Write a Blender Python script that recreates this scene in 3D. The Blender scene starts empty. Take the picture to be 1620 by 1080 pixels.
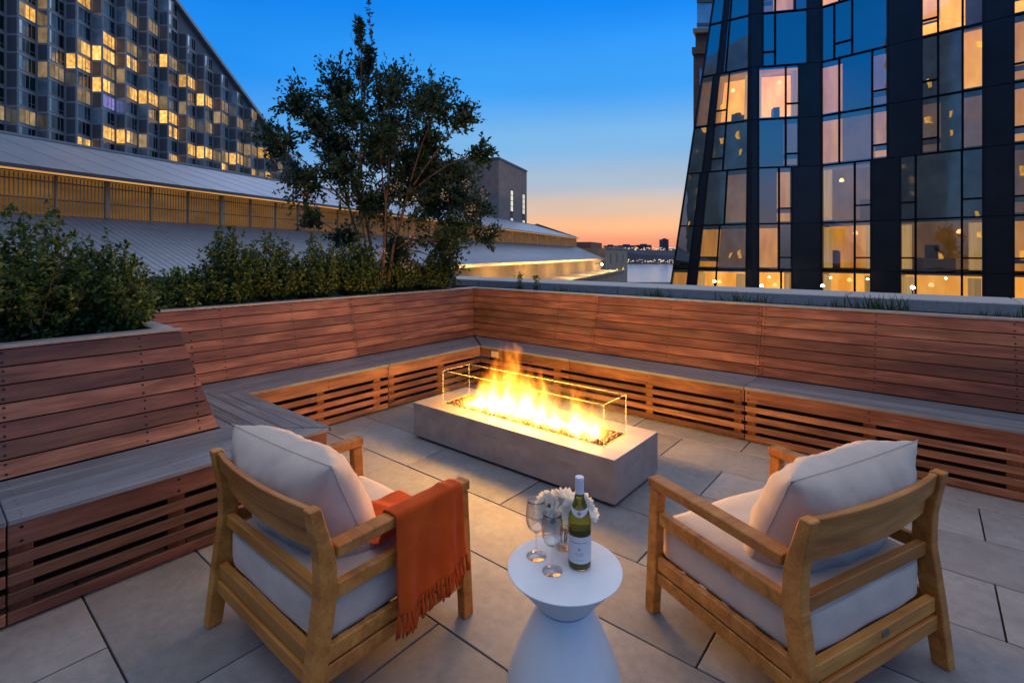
import bpy, bmesh, math, random
import numpy as np
from mathutils import Vector, Matrix, Euler, noise as mnoise
R = math.radians
rnd = random.Random(11)
nrg = np.random.default_rng(5)
scn = bpy.context.scene
COL = scn.collection

# ------------------------------------------------------------------ camera
# world = terrace axes (x along the long bench, y towards it); the camera stands at the origin looking 39.5 deg to the left
YAW = R(39.485)
cam_d = bpy.data.cameras.new('camera')
cam = bpy.data.objects.new('camera', cam_d)
COL.objects.link(cam)
cam.location = (0, 0, 1.6)
cam.rotation_euler = (R(90), 0, YAW)
cam_d.sensor_width = 36
cam_d.lens = 36 * 795 / 1620
cam_d.shift_y = -138 / 1620
cam_d.clip_start = 0.05
cam_d.clip_end = 6000
scn.camera = cam

# ------------------------------------------------------------------ sky, sun, exposure
def site(X, Y):
    """city coordinates (X to the right of the river axis, Y towards the river) to world"""
    return (X * math.cos(YAW) - Y * math.sin(YAW), X * math.sin(YAW) + Y * math.cos(YAW))
SUNSET = Vector(site(0.22, 1.0)).normalized()
world = bpy.data.worlds.new('World')
scn.world = world
world.use_nodes = True
def build_world():
    nt = world.node_tree
    N, L = nt.nodes, nt.links
    N.clear()
    out = N.new('ShaderNodeOutputWorld')
    bg = N.new('ShaderNodeBackground')
    tc = N.new('ShaderNodeTexCoord')
    nrm = N.new('ShaderNodeVectorMath'); nrm.operation = 'NORMALIZE'
    L.new(tc.outputs['Generated'], nrm.inputs[0])
    sep = N.new('ShaderNodeSeparateXYZ'); L.new(nrm.outputs[0], sep.inputs[0])
    dot = N.new('ShaderNodeVectorMath'); dot.operation = 'DOT_PRODUCT'
    flat = N.new('ShaderNodeCombineXYZ'); L.new(sep.outputs[0], flat.inputs[0]); L.new(sep.outputs[1], flat.inputs[1])
    fn = N.new('ShaderNodeVectorMath'); fn.operation = 'NORMALIZE'; L.new(flat.outputs[0], fn.inputs[0])
    L.new(fn.outputs[0], dot.inputs[0]); dot.inputs[1].default_value = (SUNSET.x, SUNSET.y, 0)
    az = N.new('ShaderNodeMapRange'); az.interpolation_type = 'SMOOTHSTEP'
    L.new(dot.outputs['Value'], az.inputs['Value'])
    az.inputs['From Min'].default_value = 0.72; az.inputs['From Max'].default_value = 1.0
    def ramp(stops):
        r = N.new('ShaderNodeValToRGB'); r.color_ramp.interpolation = 'EASE'
        e = r.color_ramp.elements
        while len(e) < len(stops): e.new(0.5)
        for i, (p, c) in enumerate(stops):
            e[i].position = p; e[i].color = (*c, 1)
        L.new(sep.outputs[2], r.inputs[0]); return r
    warm = ramp([(0.0, (.60, .22, .16)), (.022, (.70, .27, .17)), (.055, (.80, .43, .24)), (.09, (.60, .45, .36)), (.14, (.33, .44, .56)),
                 (.21, (.17, .41, .70)), (.32, (.035, .31, .82)), (.46, (.0, .205, .77)), (.62, (.003, .12, .44)), (1.0, (.008, .075, .24))])
    cool = ramp([(0.0, (.16, .24, .36)), (.03, (.16, .28, .46)), (.09, (.13, .31, .58)), (.15, (.09, .32, .70)), (.22, (.06, .31, .76)),
                 (.32, (.012, .25, .80)), (.46, (.0, .19, .75)), (.62, (.003, .12, .44)), (1.0, (.008, .075, .24))])
    # the belt opposite the sunset: mauve low down, blue above
    anti = ramp([(0.0, (.14, .15, .21)), (.05, (.23, .22, .30)), (.11, (.17, .24, .42)), (.18, (.05, .25, .60)), (.30, (.0, .22, .78)), (.62, (.003, .12, .44)), (1.0, (.008, .075, .24))])
    mx = N.new('ShaderNodeMix'); mx.data_type = 'RGBA'
    L.new(az.outputs[0], mx.inputs['Factor']); L.new(cool.outputs[0], mx.inputs['A']); L.new(warm.outputs[0], mx.inputs['B'])
    sky = N.new('ShaderNodeTexSky'); sky.sky_type = 'NISHITA'; sky.sun_disc = False
    sky.sun_elevation = R(0.5); sky.sun_rotation = math.atan2(SUNSET.x, SUNSET.y)
    sk = N.new('ShaderNodeVectorMath'); sk.operation = 'SCALE'; sk.inputs['Scale'].default_value = 0.006
    L.new(sky.outputs[0], sk.inputs[0])
    add = N.new('ShaderNodeVectorMath'); add.operation = 'ADD'
    az2 = N.new('ShaderNodeMapRange'); az2.interpolation_type = 'SMOOTHSTEP'; L.new(dot.outputs['Value'], az2.inputs['Value'])
    az2.inputs['From Min'].default_value = -.1; az2.inputs['From Max'].default_value = -.8
    mx2 = N.new('ShaderNodeMix'); mx2.data_type = 'RGBA'
    L.new(az2.outputs[0], mx2.inputs['Factor']); L.new(mx.outputs['Result'], mx2.inputs['A']); L.new(anti.outputs[0], mx2.inputs['B'])
    L.new(mx2.outputs['Result'], add.inputs[0]); L.new(sk.outputs[0], add.inputs[1])
    # barely visible streaks of high haze
    hz = N.new('ShaderNodeTexNoise'); hz.inputs['Scale'].default_value = 2.2; hz.inputs['Detail'].default_value = 4
    hm = N.new('ShaderNodeMapping'); hm.inputs['Scale'].default_value = (1, 1, 5); L.new(nrm.outputs[0], hm.inputs[0]); L.new(hm.outputs[0], hz.inputs['Vector'])
    hr = N.new('ShaderNodeMapRange'); hr.inputs['From Min'].default_value = .3; hr.inputs['From Max'].default_value = .7; hr.inputs['To Min'].default_value = .95; hr.inputs['To Max'].default_value = 1.06
    L.new(hz.outputs['Fac'], hr.inputs[0])
    hs = N.new('ShaderNodeVectorMath'); hs.operation = 'SCALE'; L.new(add.outputs[0], hs.inputs[0]); L.new(hr.outputs[0], hs.inputs['Scale'])
    L.new(hs.outputs[0], bg.inputs['Color'])
    bg.inputs['Strength'].default_value = 1.0
    L.new(bg.outputs[0], out.inputs[0])
build_world()
# the afterglow: one very broad, weak light from the western half of the sky
sun_d = bpy.data.lights.new('sun', 'SUN')
sun_d.energy = 1.6; sun_d.angle = R(120); sun_d.color = (1.0, .89, .74)
sun = bpy.data.objects.new('sun', sun_d); COL.objects.link(sun)
sun.rotation_euler = Vector((SUNSET.x * .25, SUNSET.y * .25, .95)).to_track_quat('Z', 'Y').to_euler()
vs = scn.view_settings
vs.view_transform = 'Standard'; vs.look = 'None'; vs.exposure = 0.2; vs.gamma = 1.0; vs.use_curve_mapping = False
cy = scn.cycles
cy.max_bounces = 8; cy.diffuse_bounces = 3; cy.glossy_bounces = 4; cy.transmission_bounces = 8; cy.transparent_max_bounces = 24; cy.volume_bounces = 0
cy.caustics_reflective = False; cy.caustics_refractive = False
cy.sample_clamp_indirect = 4.0
cy.volume_step_rate = 0.4; cy.volume_max_steps = 256
cy.use_denoising = True

# ------------------------------------------------------------------ materials
M = {}
class G:
    def __init__(s, name):
        s.m = bpy.data.materials.new(name); s.m.use_nodes = True
        s.nt = s.m.node_tree; s.N = s.nt.nodes; s.L = s.nt.links
        s.N.clear(); s.out = s.N.new('ShaderNodeOutputMaterial'); M[name] = s.m
    def n(s, t, **kw):
        nd = s.N.new(t)
        for k, v in kw.items(): setattr(nd, k, v)
        return nd
    def l(s, a, b): s.L.new(a, b)
    def tex(s, scale=(1, 1, 1), which='Object'):
        tc = s.n('ShaderNodeTexCoord'); mp = s.n('ShaderNodeMapping'); mp.inputs['Scale'].default_value = scale
        s.l(tc.outputs[which], mp.inputs[0])
        oi = s.n('ShaderNodeObjectInfo')
        v = s.n('ShaderNodeVectorMath', operation='ADD'); m = s.n('ShaderNodeMath', operation='MULTIPLY'); m.inputs[1].default_value = 37.0
        s.l(oi.outputs['Random'], m.inputs[0]); s.l(mp.outputs[0], v.inputs[0]); s.l(m.outputs[0], v.inputs[1])
        s.oi = oi
        return v.outputs[0]
    def noise(s, vec, scale, detail=4, rough=.55, dist=0):
        n = s.n('ShaderNodeTexNoise'); n.inputs['Scale'].default_value = scale; n.inputs['Detail'].default_value = detail
        n.inputs['Roughness'].default_value = rough; n.inputs['Distortion'].default_value = dist
        if vec: s.l(vec, n.inputs['Vector'])
        return n.outputs['Fac']
    def ramp(s, fac, stops, interp='LINEAR'):
        r = s.n('ShaderNodeValToRGB'); r.color_ramp.interpolation = interp; e = r.color_ramp.elements
        while len(e) < len(stops): e.new(.5)
        for i, (p, c) in enumerate(stops): e[i].position = p; e[i].color = (*c, 1)
        s.l(fac, r.inputs[0]); return r.outputs[0]
    def math(s, op, a, b=None, clamp=False):
        m = s.n('ShaderNodeMath', operation=op); m.use_clamp = clamp
        for i, x in enumerate((a, b)):
            if x is None: continue
            if isinstance(x, (int, float)): m.inputs[i].default_value = x
            else: s.l(x, m.inputs[i])
        return m.outputs[0]
    def mix(s, fac, a, b, mode='MIX'):
        m = s.n('ShaderNodeMix', data_type='RGBA', blend_type=mode)
        for k, x in (('Factor', fac), ('A', a), ('B', b)):
            if isinstance(x, (int, float)): m.inputs[k].default_value = x
            elif isinstance(x, tuple): m.inputs[k].default_value = (*x, 1)
            else: s.l(x, m.inputs[k])
        return m.outputs['Result']
    def vary(s, col, lo, hi, hue=0.0):
        h = s.n('ShaderNodeHueSaturation'); mr = s.n('ShaderNodeMapRange')
        mr.inputs['To Min'].default_value = lo; mr.inputs['To Max'].default_value = hi
        s.l(s.oi.outputs['Random'], mr.inputs[0]); s.l(mr.outputs[0], h.inputs['Value']); s.l(col, h.inputs['Color'])
        if hue:
            r2 = s.math('FRACT', s.math('MULTIPLY', s.oi.outputs['Random'], 7.31))
            s.l(s.math('ADD', s.math('MULTIPLY', r2, hue), .5 - hue / 2), h.inputs['Hue'])
        return h.outputs[0]
    def bump(s, h, strength, dist=.002):
        b = s.n('ShaderNodeBump'); b.inputs['Strength'].default_value = strength; b.inputs['Distance'].default_value = dist
        s.l(h, b.inputs['Height']); return b.outputs[0]
    def pbr(s, col, rough=.5, metal=0, bump=None, spec=.5, **kw):
        p = s.n('ShaderNodeBsdfPrincipled')
        for k, x in (('Base Color', col), ('Roughness', rough), ('Metallic', metal), ('Specular IOR Level', spec), *kw.items()):
            if isinstance(x, tuple): p.inputs[k].default_value = (*x, 1) if len(x) == 3 else x
            elif isinstance(x, (int, float)): p.inputs[k].default_value = x
            else: s.l(x, p.inputs[k])
        if bump: s.l(bump, p.inputs['Normal'])
        s.l(p.outputs[0], s.out.inputs[0]); return p

def wood(name, dark, mid, light, rough=.5, lo=.75, hi=1.25, grain=1.0, hue=.012, spec=.4):
    g = G(name); v = g.tex((1.2, 9, 9))
    a = g.noise(v, 1.6, 5, .6, .6)
    v2 = g.tex((2.5, 60, 60)); b = g.noise(v2, 1.5, 4, .65)
    f = g.math('ADD', g.math('MULTIPLY', a, .65), g.math('MULTIPLY', b, .35))
    col = g.ramp(f, [(.32, dark), (.5, mid), (.68, light)])
    col = g.vary(col, lo, hi, hue)
    v3 = g.tex((3, 3, 3)); st = g.noise(v3, 1.1, 3)
    col = g.mix(g.math('MULTIPLY', g.math('SUBTRACT', st, .45, True), 1.4), col, dark)
    ro = g.math('ADD', g.math('MULTIPLY', b, .25), rough - .12)
    g.pbr(col, ro, bump=g.bump(f, .35 * grain, .0015), spec=spec)
wood('ipe', (.056, .026, .017), (.150, .073, .045), (.255, .138, .092), .50, .55, 1.42, hue=.018)
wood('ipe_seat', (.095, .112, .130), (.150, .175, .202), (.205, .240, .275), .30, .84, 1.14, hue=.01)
wood('teak', (.27, .088, .014), (.50, .190, .034), (.68, .315, .070), .48, .84, 1.14, .9, hue=.008)

def simple(name, col, rough=.6, metal=0, nz=30, amt=.12, bs=.15, spec=.5, lo=.93, hi=1.07):
    g = G(name); v = g.tex(); a = g.noise(v, nz, 5)
    dk = tuple(x * (1 - amt * 2) for x in col); lt = tuple(min(1, x * (1 + amt)) for x in col)
    c = g.vary(g.ramp(a, [(.3, dk), (.7, lt)]), lo, hi)
    g.pbr(c, rough, metal, g.bump(a, bs, .002), spec)
def make_paver():
    g = G('paver'); v = g.tex()
    fine = g.noise(v, 260, 3, .7); mid = g.noise(v, 22, 5, .6); big = g.noise(v, 2.2, 4, .6)
    f = g.math('ADD', g.math('MULTIPLY', fine, .35), g.math('ADD', g.math('MULTIPLY', mid, .3), g.math('MULTIPLY', big, .35)))
    c = g.ramp(f, [(.34, (.130, .138, .144)), (.5, (.205, .215, .222)), (.66, (.285, .297, .305))])
    st = g.noise(g.tex((1, 1, 1)), 5.5, 5, .65)
    c = g.mix(g.math('MULTIPLY', g.math('SUBTRACT', st, .56, True), 2.2), c, (.15, .125, .11))
    c = g.vary(c, .84, 1.2, .014)
    g.pbr(c, .55, bump=g.bump(fine, .25, .0012), spec=.4)
make_paver()
simple('grout', (.035, .032, .030), .95, nz=120, amt=.3)
simple('concrete', (.30, .28, .26), .85, nz=40, amt=.18, bs=.3)
simple('coping', (.36, .36, .35), .7, nz=60, amt=.12, bs=.2)
simple('cap_metal', (.33, .32, .31), .45, .3, nz=14, amt=.12)
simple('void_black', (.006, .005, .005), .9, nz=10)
simple('soil', (.035, .024, .016), .95, nz=50, amt=.4, bs=.8)
simple('pit_body', (.315, .305, .295), .42, .15, nz=7, amt=.13, bs=.12)
simple('pit_top', (.50, .47, .45), .28, .55, nz=7, amt=.06, bs=.04)
simple('screw_dark', (.02, .016, .014), .45, .6)
simple('plate_metal', (.22, .20, .18), .35, .8)
simple('table_white', (.70, .76, .79), .36, nz=9, amt=.03, bs=.03)
simple('asphalt', (.05, .05, .052), .9, nz=2, amt=.2)
simple('grey_stucco', (.25, .205, .17), .9, nz=.6, amt=.1, bs=.05)
simple('tan_wall', (.36, .27, .17), .9, nz=.5, amt=.12, bs=.05)
simple('brown_brick', (.20, .105, .075), .9, nz=1.5, amt=.15)
simple('tower_panel', (.36, .37, .37), .5, .3, nz=.8, amt=.06)
simple('tower_side', (.12, .125, .13), .55, .2, nz=.8, amt=.06)
simple('tower_frame', (.30, .32, .34), .45, .4, nz=2, amt=.05)
simple('black_panel', (.018, .018, .021), .28, .3, nz=.9, amt=.2, bs=.04)
simple('black_frame', (.010, .010, .012), .4, .4, nz=3)
simple('interior_dark', (.035, .032, .030), .9, nz=2)
simple('far_dark', (.05, .055, .075), .95, nz=.02)
simple('outlet_plate', (.45, .40, .34), .5)
simple('bark', (.11, .075, .055), .85, nz=40, amt=.3, bs=.5)
simple('flower_eye', (.012, .014, .018), .6)
simple('blossom_pink', (.30, .255, .235), .8, nz=60, amt=.2)
simple('capsule_white', (.72, .72, .75), .4, nz=20, amt=.02)
simple('label_paper', (.70, .69, .70), .7, nz=60, amt=.02)
simple('label_ink', (.30, .28, .30), .7)
simple('label_gold', (.42, .33, .18), .45, .4)
simple('lamp_metal', (.03, .03, .03), .5, .7)

def fabric(name, col, dark, scale=420, bs=.25, rough=.92, sheen=.25):
    g = G(name); v = g.tex()
    w = g.noise(v, scale, 2, .7); b = g.noise(v, 9, 4)
    f = g.math('ADD', g.math('MULTIPLY', w, .5), g.math('MULTIPLY', b, .5))
    c = g.ramp(f, [(.35, dark), (.62, col)])
    g.pbr(c, rough, bump=g.bump(w, bs, .0012), spec=.2, **{'Sheen Weight': sheen})
fabric('cushion', (.61, .515, .42), (.48, .40, .325), 260, .5)
fabric('piping', (.50, .435, .37), (.44, .38, .32))
fabric('throw', (.60, .085, .006), (.42, .048, .004), 300, .5, .95, .06)

def leaf(name, c1, c2, c3, trans=.3):
    g = G(name); geo = g.n('ShaderNodeNewGeometry')
    g.tex()
    c = g.ramp(geo.outputs['Random Per Island'], [(0, c1), (.55, c2), (1, c3)])
    p = g.pbr(c, .5, spec=.35)
    t = g.n('ShaderNodeBsdfTranslucent'); g.l(c, t.inputs[0])
    m = g.n('ShaderNodeMixShader'); m.inputs[0].default_value = trans
    g.l(p.outputs[0], m.inputs[1]); g.l(t.outputs[0], m.inputs[2]); g.l(m.outputs[0], g.out.inputs[0])
leaf('leaf_hedge', (.020, .045, .012), (.055, .105, .024), (.15, .20, .045), .3)
leaf('leaf_tree', (.012, .032, .018), (.024, .060, .030), (.055, .105, .048), .35)
leaf('leaf_grass', (.022, .045, .016), (.045, .085, .026), (.08, .12, .04), .3)
leaf('white_petal', (.80, .80, .70), (.86, .86, .78), (.90, .90, .84), .4)
leaf('leaf_flower', (.04, .10, .04), (.07, .14, .06), (.10, .17, .08), .3)

def thin_glass(name, tint=(1, 1, 1), refl=1.0, base=0.0, rough=0.0, wob=0.0):
    g = G(name); lw = g.n('ShaderNodeLayerWeight'); lw.inputs[0].default_value = .5      # Schlick's Fresnel, the same from both sides of the sheet
    sch = g.math('ADD', g.math('MULTIPLY', g.math('POWER', lw.outputs['Facing'], 5.0), .93), .045)
    fac = g.math('ADD', g.math('MULTIPLY', sch, refl), base, True)
    tr = g.n('ShaderNodeBsdfTransparent'); tr.inputs[0].default_value = (*tint, 1)
    gl = g.n('ShaderNodeBsdfGlossy'); gl.inputs['Roughness'].default_value = rough
    if wob:
        v = g.tex((1, 1, 1)); h = g.noise(v, .55, 2)
        b = g.bump(h, wob, .08); g.l(b, gl.inputs['Normal'])
    m = g.n('ShaderNodeMixShader'); g.l(fac, m.inputs[0]); g.l(tr.outputs[0], m.inputs[1]); g.l(gl.outputs[0], m.inputs[2])
    g.l(m.outputs[0], g.out.inputs[0])
thin_glass('pit_glass', (.96, .95, .91), 1.0, .02)
thin_glass('wine_glass', (.96, .97, .975), 1.7, .035)
thin_glass('facade_glass', (.80, .70, .55), .75, .36, 0, .07)
thin_glass('tower_glass', (.5, .55, .55), .8, .35, .05)
g = G('glass_edge'); g.tex()
p = g.pbr((.80, .82, .78), .35, spec=.6)
tl = g.n('ShaderNodeBsdfTranslucent'); tl.inputs[0].default_value = (.9, .9, .85, 1)
mm = g.n('ShaderNodeMixShader'); mm.inputs[0].default_value = .5
g.l(p.outputs[0], mm.inputs[1]); g.l(tl.outputs[0], mm.inputs[2])
tp = g.n('ShaderNodeBsdfTransparent'); tp.inputs[0].default_value = (.9, .95, .9, 1); m3 = g.n('ShaderNodeMixShader'); m3.inputs[0].default_value = .78
g.l(mm.outputs[0], m3.inputs[1]); g.l(tp.outputs[0], m3.inputs[2]); g.l(m3.outputs[0], g.out.inputs[0])
g = G('bottle_glass'); g.tex(); g.pbr((.62, .55, .08), .03, spec=.6, **{'Transmission Weight': .9, 'IOR': 1.45})
g = G('wine'); g.tex(); g.pbr((.055, .045, .004), .05, spec=.5)

def emit(name, c1, c2, s, scale=(1, 1, 1), nz=2.0, lo=.7, hi=1.3):
    g = G(name); v = g.tex(scale); a = g.noise(v, nz, 3)
    c = g.vary(g.ramp(a, [(.35, c1), (.65, c2)]), lo, hi)
    e = g.n('ShaderNodeEmission'); e.inputs['Strength'].default_value = s
    g.l(c, e.inputs[0]); g.l(e.outputs[0], g.out.inputs[0])
emit('lit_bright', (.80, .32, .03), (1.0, .52, .10), 2.0, (.6, .6, .25))
emit('lit_amber', (.58, .23, .025), (.85, .40, .06), 1.0, (.9, .9, .2))
emit('lit_dim', (.16, .075, .022), (.28, .14, .045), .75, (.5, .5, .3))
emit('lit_mauve', (.13, .075, .05), (.22, .13, .08), .8, (.5, .5, .3))
emit('bulb_soft', (1, .60, .20), (1, .70, .30), 2.4)
emit('curtain_glow', (.62, .38, .13), (.85, .58, .24), .8, (6, 6, .2), 2)
emit('bulb', (1, .72, .35), (1, .80, .45), 40)
emit('via_lit', (.62, .26, .04), (1.0, .58, .17), 1.2, (.9, .9, .9), 1.3, .5, 1.3)
emit('via_dim', (.25, .17, .09), (.42, .29, .16), .7, (.5, .5, .5), 1.2)
emit('via_purple', (.30, .26, .85), (.50, .46, 1.0), .6)
emit('clerestory_glow', (.13, .058, .012), (.24, .110, .025), .72, (.16, .16, .6), 1.6)
emit('light_strip', (.75, .35, .10), (.95, .50, .18), .75, (.1, .1, .1))
emit('shore_light', (1, .62, .25), (1, .85, .6), 1.6)
emit('slit_window', (.9, .85, .7), (1, .95, .85), .95)

def panes_mat(name, c, rough, refl):   # coated glass over unlit rooms
    g = G(name); v = g.tex((.3, .3, .3)); a = g.noise(v, 1.0, 2)
    col = g.vary(g.ramp(a, [(.3, tuple(x * .6 for x in c)), (.7, c)]), .4, 1.5)
    g.pbr(col, rough, .45, g.bump(a, .05, .05), refl)
panes_mat('via_glass', (.34, .42, .43), .08, 1.0)
panes_mat('via_glass_dark', (.02, .028, .03), .08, .7)  # darker copy for the part of a window without sky reflection
def roof_mat():
    g = G('seam_roof'); v = g.tex(); tcs = g.n('ShaderNodeTexCoord')
    a = g.noise(v, .35, 4)
    st = g.noise(g.tex((1.0, .02, 1)), 2.2, 2)
    c = g.ramp(g.math('ADD', g.math('MULTIPLY', a, .5), g.math('MULTIPLY', st, .5)), [(.35, (.13, .18, .24)), (.65, (.19, .25, .32))])
    g.pbr(c, .36, .3, spec=.6)
roof_mat()
def water_mat():
    g = G('water'); v = g.tex((.02, .15, .1)); a = g.noise(v, 3, 4)
    g.pbr((.24, .27, .35), .2, 0, g.bump(a, .35, .6), .8)
water_mat()

# ------------------------------------------------------------------ geometry helpers
PM = {}
def place(o, parent, mw):
    if parent is not None:
        o.parent = parent
        o.matrix_basis = PM[parent].inverted() @ mw
    else:
        o.matrix_basis = mw
    PM[o] = mw
def obj(name, me, mat, parent=None, mw=None, kind=None, smooth=False):
    o = bpy.data.objects.new(name, me); COL.objects.link(o)
    place(o, parent, mw if mw is not None else (PM[parent] if parent is not None else Matrix.Identity(4)))
    if mat and len(me.materials) == 0: me.materials.append(M[mat])
    elif mat and me.materials[0] is not M[mat]:
        o.material_slots[0].link = 'OBJECT'; o.material_slots[0].material = M[mat]
    if kind: o['kind'] = kind
    if smooth:
        me.polygons.foreach_set('use_smooth', [True] * len(me.polygons))
    return o
def thing(name, label, cat, loc=(0, 0, 0), rotz=0, group=None):
    o = bpy.data.objects.new(name, None); COL.objects.link(o); o.empty_display_size = .1
    place(o, None, Matrix.Translation(loc) @ Matrix.Rotation(rotz, 4, 'Z'))
    o['label'] = label; o['category'] = cat
    if group: o['group'] = group
    return o
def tag(o, label, cat, group=None):
    o['label'] = label; o['category'] = cat
    if group: o['group'] = group
    return o
def struct(name, me, mat, label=None, parent=None):
    o = obj(name, me, mat, parent); o['kind'] = 'structure'
    if label: o['label'] = label
    return o
def mesh(name, verts, faces):
    me = bpy.data.meshes.new(name); me.from_pydata([tuple(v) for v in verts], [], faces); me.update(); return me
class MB:
    def __init__(s): s.v = []; s.f = []
    def add(s, vs, fs):
        b = len(s.v); s.v += [tuple(v) for v in vs]; s.f += [tuple(i + b for i in f) for f in fs]; return s
    def box(s, a, b):
        (x0, y0, z0), (x1, y1, z1) = a, b
        return s.hexa([(x0, y0, z0), (x1, y0, z0), (x1, y1, z0), (x0, y1, z0)], [(x0, y0, z1), (x1, y0, z1), (x1, y1, z1), (x0, y1, z1)])
    def hexa(s, lo, hi):
        return s.add(list(lo) + list(hi), [(3, 2, 1, 0), (4, 5, 6, 7), (0, 1, 5, 4), (1, 2, 6, 5), (2, 3, 7, 6), (3, 0, 4, 7)])
    def prism(s, poly, z0, z1):
        n = len(poly)
        return s.add([(x, y, z0) for x, y in poly] + [(x, y, z1) for x, y in poly],
                     [tuple(range(n))[::-1], tuple(range(n, 2 * n))] + [(i, (i + 1) % n, n + (i + 1) % n, n + i) for i in range(n)])
    def bar(s, A, B, w, t, up=(0, 0, 1)):
        A, B = Vector(A), Vector(B); d = (B - A).normalized(); u = Vector(up); u = (u - d * u.dot(d)).normalized(); c = d.cross(u)
        q = [(u * (w / 2) * i + c * (t / 2) * j) for i, j in ((-1, -1), (1, -1), (1, 1), (-1, 1))]
        return s.hexa([A + k for k in q], [B + k for k in q])
    def lathe(s, prof, n=32, c=(0, 0, 0), cap=True):
        vs = []; fs = []
        for r, z in prof:
            for i in range(n):
                a = 2 * math.pi * i / n; vs.append((c[0] + r * math.cos(a), c[1] + r * math.sin(a), c[2] + z))
        for k in range(len(prof) - 1):
            for i in range(n):
                j = (i + 1) % n; fs.append((k * n + i, k * n + j, (k + 1) * n + j, (k + 1) * n + i))
        if cap:
            fs.append(tuple(range(n))[::-1]); fs.append(tuple(range((len(prof) - 1) * n, len(prof) * n)))
        return s.add(vs, fs)
    def tube(s, pts, rad, n=6):
        vs = []; fs = []; P = [Vector(p) for p in pts]
        ref = Vector((.31, .17, .93))
        for i, p in enumerate(P):
            d = (P[min(i + 1, len(P) - 1)] - P[max(i - 1, 0)]).normalized()
            a = d.cross(ref); a = a.normalized() if a.length > 1e-4 else d.orthogonal().normalized(); b = d.cross(a)
            r = rad[i] if isinstance(rad, (list, tuple)) else rad
            for k in range(n):
                t = 2 * math.pi * k / n; vs.append(p + a * (r * math.cos(t)) + b * (r * math.sin(t)))
        for i in range(len(P) - 1):
            for k in range(n):
                j = (k + 1) % n; fs.append((i * n + k, i * n + j, (i + 1) * n + j, (i + 1) * n + k))
        fs.append(tuple(range(n))[::-1]); fs.append(tuple(range((len(P) - 1) * n, len(P) * n)))
        return s.add(vs, fs)
    def build(s, name, mat, parent=None, mw=None, kind=None, smooth=False, bevel=0):
        me = mesh(name, s.v, s.f)
        if bevel: bevel_mesh(me, bevel)
        return obj(name, me, mat, parent, mw, kind, smooth)
def bevel_mesh(me, w, seg=1):
    bm = bmesh.new(); bm.from_mesh(me)
    bmesh.ops.bevel(bm, geom=list(bm.edges), offset=w, segments=seg, affect='EDGES', clamp_overlap=True)
    bmesh.ops.recalc_face_normals(bm, faces=bm.faces); bm.to_mesh(me); bm.free()
def smooth_angle(o, deg=40):
    me = o.data
    me.polygons.foreach_set('use_smooth', [True] * len(me.polygons))
    try: me.set_sharp_from_angle(angle=R(deg))
    except Exception: pass

BOXES = {}
def box_mesh(lx, ly, lz, ch, k0=0.0, k1=0.0):
    key = (round(lx, 4), round(ly, 4), round(lz, 4), ch, round(k0, 3), round(k1, 3))
    if key not in BOXES:
        vs = []
        for z in (-lz / 2, lz / 2):
            for sx, sy in ((-1, -1), (1, -1), (1, 1), (-1, 1)):
                y = sy * ly / 2; x = sx * lx / 2 + (k0 if sx < 0 else k1) * y; vs.append((x, y, z))
        me = mesh('plank', vs, [(3, 2, 1, 0), (4, 5, 6, 7), (0, 1, 5, 4), (1, 2, 6, 5), (2, 3, 7, 6), (3, 0, 4, 7)])
        if ch: bevel_mesh(me, ch)
        BOXES[key] = me
    return BOXES[key]
def plank(name, parent, A, B, wdir, w, t, mat, ch=.0025, k0=0, k1=0, local=False):
    """a board from A to B (centre line), w wide along wdir, t thick; k0/k1 skew its ends"""
    A, B = Vector(A), Vector(B); X = (B - A); ln = X.length; X.normalize()
    Y = Vector(wdir); Y = (Y - X * Y.dot(X)).normalized(); Z = X.cross(Y)
    m = Matrix((X, Y, Z)).transposed().to_4x4(); m.translation = (A + B) / 2
    if local: m = PM[parent] @ m
    me = box_mesh(ln, w, t, ch, k0, k1)
    base = me
    if len(me.materials) and me.materials[0] is not M[mat]:
        k2 = (id(me), mat)
        if k2 not in BOXES: BOXES[k2] = me.copy(); BOXES[k2].materials.clear()
        base = BOXES[k2]
    return obj(name, base, mat, parent, m)

# ================================================================== TERRACE
SEAT = .47; TAN = math.tan(R(15)); WTOP = 1.105
RY, RB = 4.58, 5.035            # long bench: front face, foot of the backrest (y)
LX, LB = -4.28, -4.83           # bench on the left behind the fire (x)
FX, FB = -3.025, -3.55          # near left bench (x)
FE = 1.77                       # its outer end (y)
FH = 1.31                       # where its backrest turns the corner (y)

# podium and paving
def me_of(b, name='m'): return mesh(name, b.v, b.f)
struct('terrace_podium', me_of(MB().box((-6.8, -6, -22), (6, 7.2, -.06))), 'concrete')
floor = struct('terrace_floor', me_of(MB().box((-5.2, -3.2, -.058), (4.6, 5.6, -.028))), 'grout', 'sand coloured concrete paving of the roof terrace')
PX, PYP, GAP = .945, .473, .008
pm = box_mesh(PX - GAP, PYP - GAP, .028, .002)
for r in range(-10, 6):
    yc = 1.955 + PYP * (r + .5)
    off = .258 + (0 if r % 2 == 0 else PX / 2)
    for k in range(-6, 5):
        xc = off + PX * (k + .5)
        if xc < -4.9 or xc > 3.6 or yc > 4.85 or yc < -2.6: continue
        if xc + PX / 2 < FX - .5 and yc < 1.2: continue
        m = Matrix.Translation((xc + rnd.uniform(-.001, .001), yc, -.014 + rnd.uniform(-.0012, .0008))) @ Euler((rnd.uniform(-.0012, .0012), rnd.uniform(-.0008, .0008), rnd.uniform(-.001, .001))).to_matrix().to_4x4()
        obj('paver', pm, 'paver', floor, m)

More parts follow.
